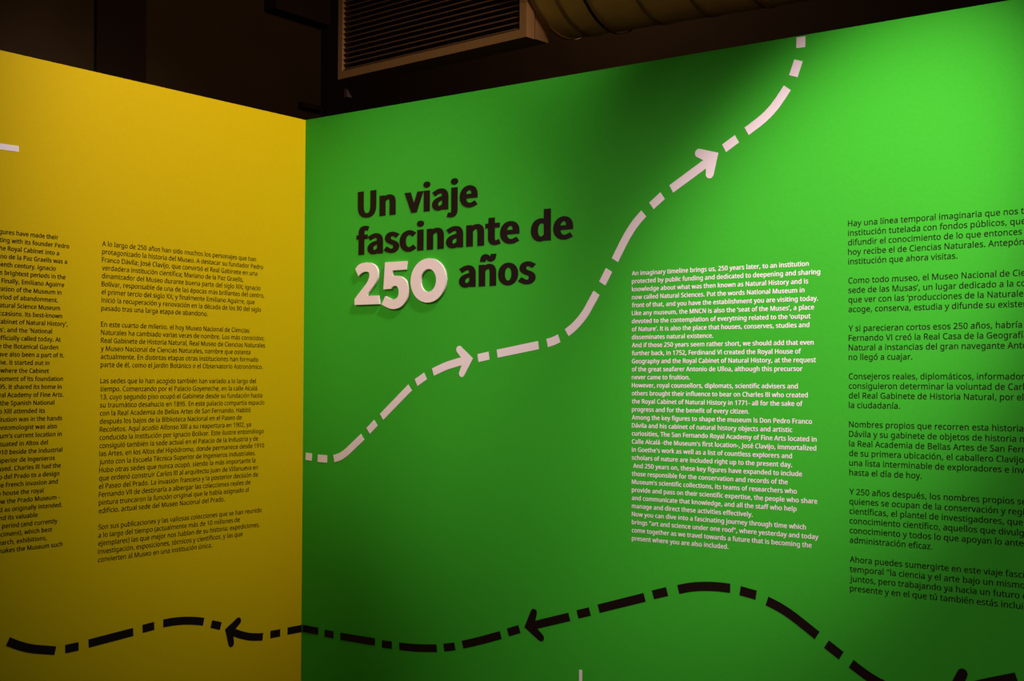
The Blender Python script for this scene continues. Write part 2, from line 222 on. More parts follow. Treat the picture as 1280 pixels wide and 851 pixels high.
        'S': (440, [[403, 153, 400, 121, 392, 92, 378, 66, 359, 44, 335, 26, 307, 11, 274, 1, 238, -6, 198, -8, 137, -5, 83, 4, 41, 19, 41, 88, 113, 65, 201, 55, 228, 56, 252, 60, 273, 66, 290, 74, 305, 85, 316, 98, 324, 113, 329, 129, 330, 147, 329, 164, 325, 180, 318, 194, 308, 207, 295, 218, 277, 230, 196, 265, 131, 294, 85, 330, 57, 375, 48, 435, 51, 464, 58, 490, 71, 513, 89, 533, 110, 550, 136, 563, 165, 573, 197, 579, 231, 581, 318, 572, 389, 549, 366, 487, 302, 508, 229, 517, 207, 516, 187, 513, 169, 507, 155, 499, 142, 489, 133, 478, 126, 464, 122, 450, 121, 434, 122, 416, 126, 400, 133, 386, 143, 373, 156, 362, 172, 351, 246, 318, 332, 279, 353, 264, 371, 247, 385, 228, 395, 206, 401, 181]]),
        'T': (446, [[259, 0, 187, 0, 187, 509, 8, 509, 8, 573, 437, 573, 437, 509, 259, 509]]),
        'U': (586, [[513, 202, 511, 164, 503, 128, 489, 95, 470, 65, 446, 40, 416, 20, 380, 4, 338, -5, 290, -8, 225, -2, 171, 18, 128, 50, 97, 93, 78, 144, 72, 204, 72, 573, 144, 573, 144, 201, 148, 158, 161, 122, 182, 93, 211, 72, 248, 59, 294, 55, 327, 57, 355, 63, 379, 73, 399, 88, 415, 105, 427, 126, 435, 149, 440, 174, 442, 202, 442, 573, 513, 573]]),
        'V': (481, [[481, 573, 277, 0, 204, 0, 0, 573, 75, 573, 204, 205, 220, 160, 231, 119, 241, 80, 250, 119, 262, 161, 277, 207, 405, 573]]),
        'W': (746, [[735, 573, 583, 0, 510, 0, 399, 375, 389, 410, 380, 443, 373, 471, 370, 488, 367, 471, 361, 443, 352, 409, 342, 373, 234, 0, 161, 0, 10, 573, 85, 573, 174, 223, 183, 186, 190, 151, 196, 118, 201, 87, 206, 119, 213, 154, 222, 191, 232, 227, 333, 573, 407, 573, 512, 225, 523, 187, 532, 151, 538, 117, 544, 87, 550, 129, 560, 175, 572, 224, 660, 573]]),
        'X': (470, [[467, 0, 385, 0, 233, 249, 79, 0, 3, 0, 193, 298, 15, 573, 95, 573, 236, 348, 377, 573, 453, 573, 276, 300]]),
        'Y': (454, [[227, 291, 376, 573, 454, 573, 263, 222, 263, 0, 191, 0, 191, 219, 0, 573, 79, 573]]),
        'Z': (459, [[427, 0, 30, 0, 30, 55, 332, 508, 40, 508, 40, 573, 419, 573, 419, 518, 118, 64, 427, 64]]),
        'a': (450, [[231, 437, 279, 433, 318, 422, 347, 403, 368, 375, 381, 338, 385, 293, 385, 0, 334, 0, 320, 61, 317, 61, 279, 22, 234, -1, 172, -8, 148, -7, 124, -2, 103, 6, 84, 16, 68, 30, 55, 48, 45, 68, 39, 92, 37, 119, 43, 159, 59, 192, 87, 219, 127, 238, 179, 251, 243, 257, 316, 259, 316, 285, 313, 317, 306, 342, 293, 359, 275, 371, 253, 378, 227, 380, 163, 370, 106, 347, 84, 400, 151, 426], [252, 208, 204, 203, 167, 195, 141, 182, 124, 165, 113, 144, 110, 119, 112, 97, 120, 79, 132, 66, 148, 56, 167, 51, 188, 49, 223, 52, 253, 62, 279, 79, 299, 103, 311, 134, 315, 172, 315, 210]]),
        'b': (493, [[139, 461, 138, 410, 135, 373, 139, 373, 153, 390, 169, 405, 189, 419, 213, 429, 240, 435, 272, 437, 322, 431, 365, 412, 401, 381, 428, 338, 444, 283, 449, 215, 447, 168, 439, 127, 427, 91, 410, 61, 390, 36, 365, 17, 337, 3, 306, -5, 272, -8, 240, -6, 213, 0, 189, 10, 169, 24, 153, 38, 139, 55, 133, 55, 119, 0, 68, 0, 68, 609, 139, 609], [260, 379, 231, 377, 207, 371, 188, 361, 172, 348, 159, 330, 150, 308, 144, 282, 140, 252, 139, 217, 139, 214, 142, 165, 150, 125, 165, 93, 187, 69, 219, 55, 261, 51, 297, 55, 325, 69, 348, 93, 363, 126, 373, 166, 376, 216, 373, 265, 363, 306, 348, 338, 325, 360, 296, 374]]),
        'c': (385, [[241, -8, 204, -5, 170, 2, 139, 15, 112, 34, 88, 58, 69, 87, 55, 123, 47, 165, 44, 213, 47, 262, 56, 305, 71, 342, 90, 372, 114, 396, 142, 415, 174, 428, 208, 435, 245, 438, 309, 431, 358, 415, 337, 356, 292, 370, 244, 376, 217, 374, 193, 368, 172, 358, 155, 343, 141, 325, 131, 303, 123, 277, 119, 247, 117, 213, 119, 181, 123, 152, 131, 126, 141, 104, 155, 86, 172, 71, 191, 61, 214, 55, 240, 53, 302, 60, 351, 78, 351, 15, 304, -2]]),
        'd': (493, [[221, -8, 171, -2, 128, 17, 92, 48, 65, 91, 49, 146, 44, 214, 49, 282, 66, 338, 93, 381, 128, 413, 171, 432, 221, 438, 280, 429, 323, 407, 354, 374, 359, 374, 356, 405, 354, 438, 354, 609, 425, 609, 425, 0, 368, 0, 358, 58, 354, 58, 323, 24, 279, 1], [232, 51, 273, 55, 305, 67, 328, 88, 343, 117, 352, 154, 355, 200, 355, 213, 352, 263, 343, 304, 329, 336, 306, 360, 274, 375, 231, 379, 196, 374, 168, 359, 146, 334, 130, 300, 120, 260, 117, 213, 120, 165, 130, 125, 146, 93, 168, 69, 197, 55]]),
        'e': (452, [[234, 438, 269, 435, 301, 427, 329, 414, 354, 396, 374, 373, 390, 346, 402, 315, 409, 281, 411, 244, 411, 201, 117, 201, 122, 157, 134, 119, 154, 90, 181, 69, 215, 56, 254, 52, 327, 60, 392, 82, 392, 20, 327, -1, 251, -8, 212, -5, 176, 3, 143, 17, 114, 36, 90, 61, 70, 91, 56, 126, 47, 167, 44, 212, 47, 257, 55, 297, 68, 333, 86, 364, 108, 390, 134, 411, 164, 426, 198, 435], [233, 380, 202, 377, 175, 366, 154, 348, 137, 323, 125, 293, 119, 257, 338, 257, 336, 281, 333, 302, 326, 322, 318, 338, 306, 353, 292, 364, 276, 373, 256, 378]]),
        'f': (276, [[266, 375, 158, 375, 158, 0, 87, 0, 87, 375, 12, 375, 12, 408, 87, 432, 87, 457, 89, 492, 95, 522, 104, 547, 116, 568, 132, 585, 152, 597, 174, 606, 199, 612, 227, 613, 274, 609, 310, 599, 292, 544, 262, 552, 228, 556, 206, 553, 189, 545, 175, 532, 166, 513, 160, 489, 158, 458, 158, 430, 266, 430]]),
        'g': (493, [[221, 438, 248, 436, 273, 431, 297, 422, 319, 409, 338, 393, 355, 373, 359, 373, 369, 430, 425, 430, 425, -7, 423, -46, 416, -80, 404, -109, 388, -135, 367, -155, 341, -172, 310, -183, 274, -190, 233, -192, 147, -186, 78, -165, 78, -100, 149, -125, 237, -134, 271, -130, 300, -119, 324, -101, 341, -77, 352, -48, 355, -13, 355, 4, 356, 32, 358, 57, 354, 57, 338, 37, 320, 21, 299, 8, 275, -1, 250, -6, 221, -8, 170, -2, 126, 18, 91, 51, 65, 95, 49, 149, 44, 214, 49, 278, 65, 332, 91, 377, 126, 411, 169, 431], [230, 379, 207, 376, 187, 370, 169, 359, 153, 344, 140, 326, 130, 303, 123, 277, 119, 247, 117, 213, 120, 165, 130, 124, 146, 92, 169, 68, 197, 54, 232, 50, 288, 58, 303, 65, 315, 74, 326, 85, 349, 131, 356, 197, 356, 214, 355, 251, 350, 282, 343, 309, 332, 331, 319, 348, 302, 362, 281, 371, 257, 377]]),
        'h': (496, [[139, 431, 138, 399, 135, 370, 140, 370, 174, 407, 221, 429, 273, 437, 306, 435, 335, 430, 360, 421, 382, 408, 399, 391, 413, 370, 423, 344, 429, 314, 431, 280, 431, 0, 361, 0, 361, 275, 358, 307, 351, 333, 338, 353, 319, 367, 295, 376, 265, 379, 235, 377, 210, 370, 189, 360, 173, 347, 160, 329, 150, 308, 144, 283, 140, 254, 139, 222, 139, 0, 68, 0, 68, 609, 139, 609]]),
        'i': (207, [[139, 430, 139, 0, 68, 0, 68, 430], [104, 591, 133, 580, 140, 572, 144, 560, 145, 546, 144, 532, 140, 521, 133, 512, 104, 501, 93, 502, 83, 506, 75, 512, 68, 521, 64, 532, 63, 546, 64, 560, 68, 572, 75, 580, 83, 586, 93, 590]]),
        'j': (207, [[18, -192, -18, -190, -44, -183, -44, -126, -19, -132, 9, -134, 25, -132, 39, -128, 51, -120, 61, -108, 66, -90, 68, -67, 68, 430, 139, 430, 139, -64, 137, -90, 133, -113, 126, -133, 116, -151, 103, -166, 87, -177, 67, -186, 44, -191], [63, 546, 64, 560, 68, 572, 75, 580, 83, 586, 93, 590, 104, 591, 133, 580, 140, 572, 144, 560, 145, 546, 144, 532, 140, 521, 133, 512, 104, 501, 93, 502, 83, 506, 75, 512, 68, 521, 64, 532]]),
        'k': (428, [[138, 291, 137, 257, 135, 221, 138, 221, 152, 240, 172, 264, 189, 285, 326, 430, 409, 430, 235, 246, 421, 0, 336, 0, 187, 200, 138, 158, 138, 0, 68, 0, 68, 609, 138, 609]]),
        'l': (207, [[139, 0, 68, 0, 68, 609, 139, 609]]),
        'm': (750, [[540, 438, 584, 434, 621, 421, 649, 401, 669, 371, 681, 330, 685, 280, 685, 0, 615, 0, 615, 277, 613, 308, 606, 333, 594, 353, 577, 367, 555, 376, 528, 379, 490, 374, 460, 362, 438, 342, 423, 315, 414, 280, 411, 237, 411, 0, 342, 0, 342, 277, 332, 333, 325, 347, 315, 359, 303, 367, 289, 374, 272, 377, 253, 379, 227, 377, 204, 370, 185, 360, 170, 347, 158, 329, 150, 308, 144, 283, 140, 255, 139, 223, 139, 0, 68, 0, 68, 430, 125, 430, 136, 371, 140, 371, 173, 409, 217, 431, 266, 438, 298, 436, 325, 430, 349, 420, 369, 406, 386, 388, 398, 366, 402, 366, 418, 388, 438, 406, 461, 420, 486, 430, 512, 436]]),
        'n': (496, [[275, 438, 322, 434, 361, 421, 391, 401, 413, 371, 426, 330, 431, 280, 431, 0, 361, 0, 361, 275, 358, 307, 351, 333, 338, 353, 319, 367, 295, 376, 265, 379, 222, 374, 189, 361, 166, 338, 151, 308, 142, 269, 139, 223, 139, 0, 68, 0, 68, 430, 125, 430, 136, 371, 140, 371, 175, 409, 222, 431]]),
        'o': (485, [[442, 216, 440, 181, 436, 150, 428, 121, 417, 95, 404, 71, 388, 51, 369, 33, 348, 18, 324, 7, 299, -1, 271, -6, 241, -8, 214, -6, 188, -1, 163, 7, 140, 18, 119, 33, 100, 51, 84, 71, 70, 95, 59, 121, 51, 150, 46, 181, 44, 216, 47, 261, 55, 301, 68, 336, 87, 367, 110, 392, 137, 412, 169, 426, 204, 435, 244, 438, 281, 435, 316, 426, 347, 412, 374, 392, 398, 367, 417, 336, 431, 301, 439, 261], [117, 216, 119, 184, 123, 154, 130, 128, 141, 105, 155, 86, 172, 71, 192, 59, 216, 53, 243, 51, 270, 53, 294, 59, 314, 71, 331, 86, 345, 105, 356, 128, 363, 154, 367, 184, 369, 216, 367, 248, 363, 277, 355, 303, 345, 325, 331, 344, 314, 359, 294, 370, 270, 376, 242, 379, 202, 374, 171, 359, 147, 335, 130, 303, 120, 263]]),
        'p': (493, [[273, 438, 322, 432, 365, 413, 401, 383, 428, 339, 444, 284, 449, 216, 447, 170, 439, 129, 427, 93, 410, 62, 390, 37, 365, 17, 337, 3, 306, -5, 272, -8, 213, 1, 170, 24, 139, 55, 134, 55, 137, 20, 139, -16, 139, -192, 68, -192, 68, 430, 126, 430, 136, 371, 139, 371, 170, 405, 213, 429], [260, 379, 233, 377, 210, 371, 190, 362, 174, 349, 161, 333, 152, 313, 145, 289, 141, 261, 139, 229, 139, 216, 140, 182, 144, 152, 150, 126, 159, 103, 172, 85, 188, 70, 208, 59, 233, 53, 261, 51, 286, 53, 308, 60, 326, 72, 341, 88, 354, 108, 364, 131, 371, 157, 375, 186, 376, 217, 373, 262, 363, 302, 348, 334, 325, 359, 296, 374]]),
        'q': (493, [[354, -9, 355, 25, 358, 58, 354, 58, 340, 40, 323, 25, 303, 11, 279, 1, 251, -6, 219, -8, 170, -2, 128, 17, 93, 48, 66, 91, 49, 146, 44, 214, 47, 261, 54, 302, 67, 338, 83, 368, 104, 393, 129, 413, 157, 427, 188, 435, 221, 438, 253, 436, 280, 429, 304, 419, 324, 405, 341, 389, 355, 371, 358, 371, 369, 430, 425, 430, 425, -192, 354, -192], [233, 51, 260, 52, 284, 58, 304, 67, 320, 79, 333, 96, 342, 116, 349, 140, 353, 168, 355, 199, 355, 213, 352, 263, 343, 305, 328, 337, 305, 361, 273, 375, 231, 379, 196, 374, 167, 359, 145, 334, 130, 300, 120, 260, 117, 213, 120, 165, 130, 126, 146, 93, 168, 70, 197, 55]]),
        'r': (331, [[269, 438, 295, 437, 319, 433, 310, 368, 287, 372, 264, 374, 217, 363, 176, 334, 149, 289, 139, 229, 139, 0, 68, 0, 68, 430, 126, 430, 134, 351, 137, 351, 170, 395, 214, 426, 231, 433, 249, 437]]),
        's': (384, [[348, 119, 346, 92, 339, 69, 327, 49, 311, 32, 292, 18, 268, 6, 241, -2, 210, -6, 176, -8, 99, -1, 42, 19, 42, 83, 104, 60, 178, 49, 211, 51, 236, 57, 256, 66, 269, 79, 277, 94, 280, 112, 271, 141, 239, 167, 174, 196, 103, 228, 84, 239, 69, 252, 57, 266, 48, 283, 43, 302, 41, 324, 46, 358, 61, 386, 85, 408, 118, 425, 157, 435, 202, 438, 275, 430, 339, 409, 315, 353, 258, 372, 197, 380, 171, 379, 149, 374, 131, 366, 118, 356, 111, 343, 108, 328, 119, 298, 154, 274, 219, 246, 289, 215, 306, 203, 321, 191, 333, 176, 341, 159, 346, 140]]),
        't': (289, [[212, 50, 245, 53, 272, 59, 272, 5, 240, -4, 200, -8, 178, -7, 157, -3, 138, 4, 120, 13, 104, 27, 91, 44, 82, 66, 76, 93, 74, 125, 74, 375, 13, 375, 13, 409, 75, 437, 103, 528, 144, 528, 144, 430, 269, 430, 269, 375, 144, 375, 144, 127, 146, 103, 153, 83, 163, 69, 177, 58, 193, 52]]),
        'u': (496, [[427, 430, 427, 0, 370, 0, 359, 57, 356, 57, 321, 20, 273, -1, 220, -8, 187, -6, 159, -1, 134, 8, 112, 21, 95, 38, 81, 59, 71, 85, 65, 114, 63, 148, 63, 430, 135, 430, 135, 153, 137, 122, 145, 96, 158, 76, 176, 62, 200, 53, 230, 51, 260, 53, 285, 59, 306, 69, 323, 82, 336, 100, 345, 121, 352, 146, 356, 175, 357, 206, 357, 430]]),
        'v': (407, [[163, 0, 0, 430, 75, 430, 167, 176, 180, 137, 193, 96, 201, 63, 204, 63, 214, 96, 227, 138, 241, 176, 332, 430, 407, 430, 244, 0]]),
        'w': (630, [[346, 243, 336, 276, 328, 308, 321, 335, 316, 357, 313, 357, 308, 335, 302, 307, 294, 275, 284, 242, 207, 1, 127, 1, 9, 431, 82, 431, 141, 201, 153, 154, 163, 109, 169, 73, 172, 73, 178, 97, 185, 128, 193, 160, 201, 188, 277, 431, 354, 431, 428, 188, 440, 149, 451, 109, 457, 74, 460, 74, 466, 108, 477, 153, 489, 201, 549, 431, 621, 431, 502, 1, 419, 1]]),
        'x': (424, [[170, 220, 22, 430, 102, 430, 213, 268, 322, 430, 402, 430, 253, 220, 410, 0, 330, 0, 213, 172, 94, 0, 14, 0]]),
        'y': (409, [[1, 430, 76, 430, 169, 185, 184, 144, 196, 105, 205, 68, 209, 68, 224, 121, 245, 186, 333, 430, 409, 430, 224, -59, 188, -130, 173, -148, 157, -164, 138, -176, 117, -185, 94, -191, 67, -192, 34, -190, 9, -186, 9, -130, 30, -133, 56, -135, 99, -126, 130, -99, 152, -59, 174, -2]]),
        'z': (377, [[346, 0, 31, 0, 31, 47, 262, 375, 45, 375, 45, 430, 340, 430, 340, 377, 112, 55, 346, 55]]),
        'Á': (512, [[437, 0, 368, 177, 141, 177, 73, 0, 0, 0, 224, 575, 289, 575, 512, 0], [282, 415, 274, 438, 263, 473, 255, 500, 247, 468, 238, 438, 230, 415, 165, 241, 346, 241], [374, 749, 353, 722, 323, 688, 290, 656, 259, 629, 213, 629, 213, 638, 239, 674, 266, 717, 289, 757, 374, 757]]),
        'á': (450, [[231, 437, 279, 433, 318, 422, 347, 403, 368, 375, 381, 338, 385, 293, 385, 0, 334, 0, 320, 61, 317, 61, 279, 22, 234, -1, 172, -8, 148, -7, 124, -2, 103, 6, 84, 16, 68, 30, 55, 48, 45, 68, 39, 92, 37, 119, 43, 159, 59, 192, 87, 219, 127, 238, 179, 251, 243, 257, 316, 259, 316, 285, 313, 317, 306, 342, 293, 359, 275, 371, 253, 378, 227, 380, 163, 370, 106, 347, 84, 400, 151, 426], [252, 208, 204, 203, 167, 195, 141, 182, 124, 165, 113, 144, 110, 119, 112, 97, 120, 79, 132, 66, 148, 56, 167, 51, 188, 49, 223, 52, 253, 62, 279, 79, 299, 103, 311, 134, 315, 172, 315, 210], [344, 606, 323, 579, 293, 546, 260, 513, 229, 486, 183, 486, 183, 496, 209, 532, 237, 575, 259, 614, 344, 614]]),
        'é': (452, [[234, 438, 269, 435, 301, 427, 329, 414, 354, 396, 374, 373, 390, 346, 402, 315, 409, 281, 411, 244, 411, 201, 117, 201, 122, 157, 134, 119, 154, 90, 181, 69, 215, 56, 254, 52, 327, 60, 392, 82, 392, 20, 327, -1, 251, -8, 212, -5, 176, 3, 143, 17, 114, 36, 90, 61, 70, 91, 56, 126, 47, 167, 44, 212, 47, 257, 55, 297, 68, 333, 86, 364, 108, 390, 134, 411, 164, 426, 198, 435], [233, 380, 202, 377, 175, 366, 154, 348, 137, 323, 125, 293, 119, 257, 338, 257, 336, 281, 333, 302, 326, 322, 318, 338, 306, 353, 292, 364, 276, 373, 256, 378], [347, 606, 326, 579, 296, 546, 263, 513, 233, 486, 186, 486, 186, 496, 212, 532, 240, 575, 262, 614, 347, 614]]),
        'í': (207, [[139, 0, 68, 0, 68, 430, 139, 430], [222, 606, 201, 579, 171, 546, 138, 513, 107, 486, 61, 486, 61, 496, 87, 532, 115, 575, 137, 614, 222, 614]]),
        'ñ': (496, [[275, 438, 322, 434, 361, 421, 391, 401, 413, 371, 426, 330, 431, 280, 431, 0, 361, 0, 361, 275, 358, 307, 351, 333, 338, 353, 319, 367, 295, 376, 265, 379, 222, 374, 189, 361, 166, 338, 151, 308, 142, 269, 139, 223, 139, 0, 68, 0, 68, 430, 125, 430, 136, 371, 140, 371, 175, 409, 222, 431], [101, 486, 110, 529, 128, 561, 155, 581, 189, 589, 223, 582, 255, 566, 284, 550, 311, 543, 323, 544, 332, 548, 340, 555, 355, 589, 395, 589, 390, 560, 381, 536, 368, 515, 351, 499, 331, 490, 308, 487, 275, 494, 243, 510, 214, 526, 186, 532, 174, 531, 165, 527, 157, 521, 142, 486]]),
        'ó': (485, [[442, 216, 440, 181, 436, 150, 428, 121, 417, 95, 404, 71, 388, 51, 369, 33, 348, 18, 324, 7, 299, -1, 271, -6, 241, -8, 214, -6, 188, -1, 163, 7, 140, 18, 119, 33, 100, 51, 84, 71, 70, 95, 59, 121, 51, 150, 46, 181, 44, 216, 47, 261, 55, 301, 68, 336, 87, 367, 110, 392, 137, 412, 169, 426, 204, 435, 244, 438, 281, 435, 316, 426, 347, 412, 374, 392, 398, 367, 417, 336, 431, 301, 439, 261], [117, 216, 119, 184, 123, 154, 130, 128, 141, 105, 155, 86, 172, 71, 192, 59, 216, 53, 243, 51, 270, 53, 294, 59, 314, 71, 331, 86, 345, 105, 356, 128, 363, 154, 367, 184, 369, 216, 367, 248, 363, 277, 355, 303, 345, 325, 331, 344, 314, 359, 294, 370, 270, 376, 242, 379, 202, 374, 171, 359, 147, 335, 130, 303, 120, 263], [362, 606, 341, 579, 311, 546, 278, 513, 247, 486, 200, 486, 200, 496, 227, 532, 254, 575, 277, 614, 362, 614]]),
        'ú': (496, [[427, 430, 427, 0, 370, 0, 359, 57, 356, 57, 321, 20, 273, -1, 220, -8, 187, -6, 159, -1, 134, 8, 112, 21, 95, 38, 81, 59, 71, 85, 65, 114, 63, 148, 63, 430, 135, 430, 135, 153, 137, 122, 145, 96, 158, 76, 176, 62, 200, 53, 230, 51, 260, 53, 285, 59, 306, 69, 323, 82, 336, 100, 345, 121, 352, 146, 356, 175, 357, 206, 357, 430], [366, 606, 346, 579, 316, 546, 283, 513, 252, 486, 205, 486, 205, 496, 231, 532, 259, 575, 281, 614, 366, 614]]),
        '–': (401, [[32, 184, 32, 246, 369, 246, 369, 184]]),
        '‘': (140, [[10, 385, 28, 446, 53, 512, 79, 573, 131, 573, 115, 507, 101, 438, 91, 376, 14, 376]]),
        '’': (140, [[131, 564, 112, 503, 88, 437, 62, 376, 10, 376, 21, 424, 32, 476, 42, 527, 50, 573, 125, 573]]),
        '“': (288, [[278, 573, 263, 507, 249, 438, 238, 376, 162, 376, 156, 385, 175, 445, 200, 511, 226, 573], [130, 573, 115, 507, 100, 438, 90, 376, 14, 376, 10, 385, 28, 445, 53, 511, 79, 573]]),
        '”': (288, [[278, 564, 260, 503, 235, 437, 209, 376, 156, 376, 172, 441, 186, 510, 197, 573, 273, 573], [130, 564, 111, 503, 87, 437, 61, 376, 10, 376, 21, 424, 32, 476, 41, 527, 49, 573, 124, 573]]),
    },
    'source': {
        'U': (631, [[316, -11, 390, -2, 453, 26, 503, 78, 535, 157, 546, 264, 546, 642, 468, 642, 468, 263, 461, 182, 439, 125, 406, 87, 364, 66, 316, 60, 268, 66, 227, 87, 195, 125, 174, 182, 166, 263, 166, 642, 86, 642, 86, 264, 97, 157, 129, 78, 178, 26, 242, -2]]),
        'n': (534, [[81, 0, 161, 0, 161, 345, 188, 371, 213, 391, 237, 406, 263, 415, 291, 418, 324, 413, 350, 399, 367, 374, 377, 338, 381, 291, 381, 0, 460, 0, 460, 301, 455, 367, 438, 419, 409, 457, 369, 480, 315, 488, 278, 483, 244, 472, 213, 454, 183, 432, 156, 406, 154, 406, 146, 475, 81, 475]]),
        'v': (456, [[183, 0, 277, 0, 445, 475, 366, 475, 276, 205, 232, 65, 228, 65, 184, 205, 95, 475, 11, 475]]),
        'i': (241, [[81, 0, 161, 0, 161, 475, 81, 475], [121, 573, 138, 576, 153, 583, 164, 594, 172, 609, 174, 627, 172, 644, 164, 658, 153, 669, 138, 676, 121, 678, 103, 676, 89, 669, 78, 658, 71, 644, 68, 627, 71, 609, 78, 594, 89, 583, 103, 576]]),
        'a': (493, [[190, -11, 224, -8, 258, 2, 289, 17, 319, 35, 348, 57, 350, 57, 357, 0, 423, 0, 423, 292, 417, 358, 398, 412, 366, 453, 320, 479, 258, 488, 213, 484, 172, 474, 134, 459, 100, 443, 72, 425, 102, 370, 126, 385, 153, 399, 182, 410, 213, 418, 245, 421, 285, 414, 313, 396, 331, 370, 340, 337, 343, 301, 235, 284, 153, 258, 96, 224, 63, 179, 52, 123, 58, 76, 77, 39, 107, 11, 145, -6], [213, 53, 186, 56, 163, 64, 145, 79, 133, 100, 129, 129, 136, 163, 158, 192, 198, 216, 259, 234, 343, 248, 343, 116, 316, 93, 290, 76, 265, 63, 239, 56]]),
        'j': (241, [[31, -212, 81, -205, 117, -184, 142, -152, 157, -108, 161, -54, 161, 475, 81, 475, 81, -54, 80, -86, 74, -112, 64, -132, 47, -144, 23, -148, -23, -139, -39, -200, -28, -204, -15, -207, -1, -210, 14, -211], [121, 573, 138, 576, 153, 583, 164, 594, 172, 609, 174, 627, 172, 644, 164, 658, 153, 669, 138, 676, 121, 678, 103, 676, 88, 669, 77, 658, 70, 644, 67, 627, 70, 609, 77, 594, 88, 583, 103, 576]]),
        'e': (485, [[273, -11, 310, -9, 344, -2, 375, 8, 403, 21, 429, 37, 401, 90, 379, 77, 357, 67, 333, 59, 309, 54, 282, 53, 231, 60, 189, 82, 156, 116, 134, 163, 124, 219, 445, 219, 448, 264, 440, 340, 416, 402, 378, 448, 325, 477, 258, 488, 194, 476, 136, 444, 89, 392, 57, 323, 46, 237, 57, 151, 89, 82, 138, 31, 201, -1], [123, 276, 135, 327, 156, 369, 186, 399, 221, 417, 260, 424, 301, 418, 334, 399, 358, 369, 373, 328, 378, 276]]),
        'f': (284, [[29, 411, 94, 411, 94, 0, 173, 0, 173, 411, 274, 411, 274, 475, 173, 475, 173, 551, 176, 584, 184, 610, 197, 629, 216, 640, 241, 644, 251, 644, 262, 642, 273, 640, 283, 636, 294, 631, 312, 693, 298, 698, 283, 702, 267, 705, 250, 707, 232, 708, 181, 701, 142, 681, 115, 648, 99, 605, 94, 551, 94, 475, 29, 471]]),
        's': (410, [[205, -11, 266, -4, 314, 16, 349, 47, 370, 85, 377, 130, 369, 177, 346, 212, 314, 238, 274, 258, 233, 274, 202, 286, 174, 299, 151, 314, 136, 332, 130, 356, 134, 378, 144, 397, 162, 412, 186, 422, 219, 425, 243, 423, 266, 417, 287, 408, 307, 397, 327, 383, 365, 433, 342, 450, 315, 465, 285, 477, 252, 485, 218, 488, 161, 481, 115, 462, 82, 433, 61, 396, 54, 353, 62, 310, 84, 276, 115, 251, 153, 231, 193, 215, 224, 203, 253, 189, 278, 172, 295, 151, 301, 125, 297, 102, 286, 81, 268, 65, 241, 55, 207, 51, 175, 53, 145, 61, 118, 73, 92, 89, 67, 108, 28, 54, 57, 33, 90, 15, 126, 1, 165, -8]]),
        'c': (446, [[268, -11, 302, -9, 334, -1, 366, 11, 395, 28, 422, 48, 387, 102, 368, 87, 347, 74, 325, 64, 300, 58, 275, 55, 226, 64, 185, 88, 154, 126, 135, 176, 128, 237, 135, 298, 156, 349, 187, 387, 229, 412, 277, 420, 299, 418, 319, 413, 338, 404, 355, 393, 372, 379, 412, 432, 391, 449, 367, 464, 340, 476, 309, 485, 274, 488, 203, 477, 141, 445, 91, 394, 58, 324, 46, 237, 57, 151, 87, 82, 135, 31, 196, -1]]),
        't': (330, [[229, -11, 247, -10, 266, -8, 283, -4, 301, 1, 318, 6, 302, 67, 292, 62, 281, 59, 270, 56, 259, 54, 248, 53, 219, 57, 198, 69, 184, 87, 177, 113, 174, 144, 174, 411, 304, 411, 304, 475, 174, 475, 174, 609, 108, 609, 99, 475, 24, 471, 24, 411, 95, 411, 95, 147, 99, 94, 113, 50, 138, 17, 177, -4]]),
        'd': (543, [[242, -11, 276, -8, 307, 2, 337, 16, 363, 35, 387, 56, 390, 56, 397, 0, 462, 0, 462, 697, 382, 697, 382, 514, 386, 432, 361, 451, 337, 467, 311, 478, 284, 485, 252, 488, 189, 476, 133, 444, 88, 392, 57, 322, 46, 237, 55, 151, 81, 81, 122, 30, 176, -1], [260, 56, 214, 64, 178, 87, 151, 124, 134, 175, 129, 238, 136, 299, 155, 349, 185, 387, 223, 412, 266, 420, 289, 418, 312, 413, 335, 403, 358, 389, 382, 370, 382, 121, 358, 97, 334, 79, 310, 66, 286, 59]]),
        'ñ': (534, [[81, 0, 161, 0, 161, 345, 188, 371, 213, 391, 237, 406, 263, 415, 291, 418, 324, 413, 350, 399, 367, 374, 377, 338, 381, 291, 381, 0, 460, 0, 460, 301, 455, 367, 438, 419, 409, 457, 369, 480, 315, 488, 278, 483, 244, 472, 213, 454, 183, 432, 156, 406, 154, 406, 146, 475, 81, 475], [359, 565, 395, 571, 422, 590, 441, 618, 453, 654, 458, 697, 404, 699, 401, 674, 395, 653, 386, 637, 374, 627, 359, 623, 333, 632, 309, 652, 284, 676, 254, 696, 218, 705, 182, 698, 154, 680, 135, 652, 124, 615, 119, 572, 173, 569, 176, 595, 181, 617, 190, 633, 202, 643, 218, 647, 243, 638, 267, 618, 293, 594, 322, 573]]),
        'o': (530, [[265, -11, 333, -1, 393, 31, 441, 82, 473, 151, 485, 237, 473, 324, 441, 394, 393, 445, 333, 477, 265, 488, 198, 477, 138, 445, 89, 394, 57, 324, 46, 237, 57, 151, 89, 82, 138, 31, 198, -1], [265, 55, 219, 64, 181, 88, 152, 126, 134, 176, 128, 237, 134, 298, 152, 349, 181, 387, 219, 412, 265, 420, 311, 412, 349, 387, 379, 349, 397, 298, 404, 237, 397, 176, 379, 126, 349, 88, 311, 64]]),
        ' ': (196, []),
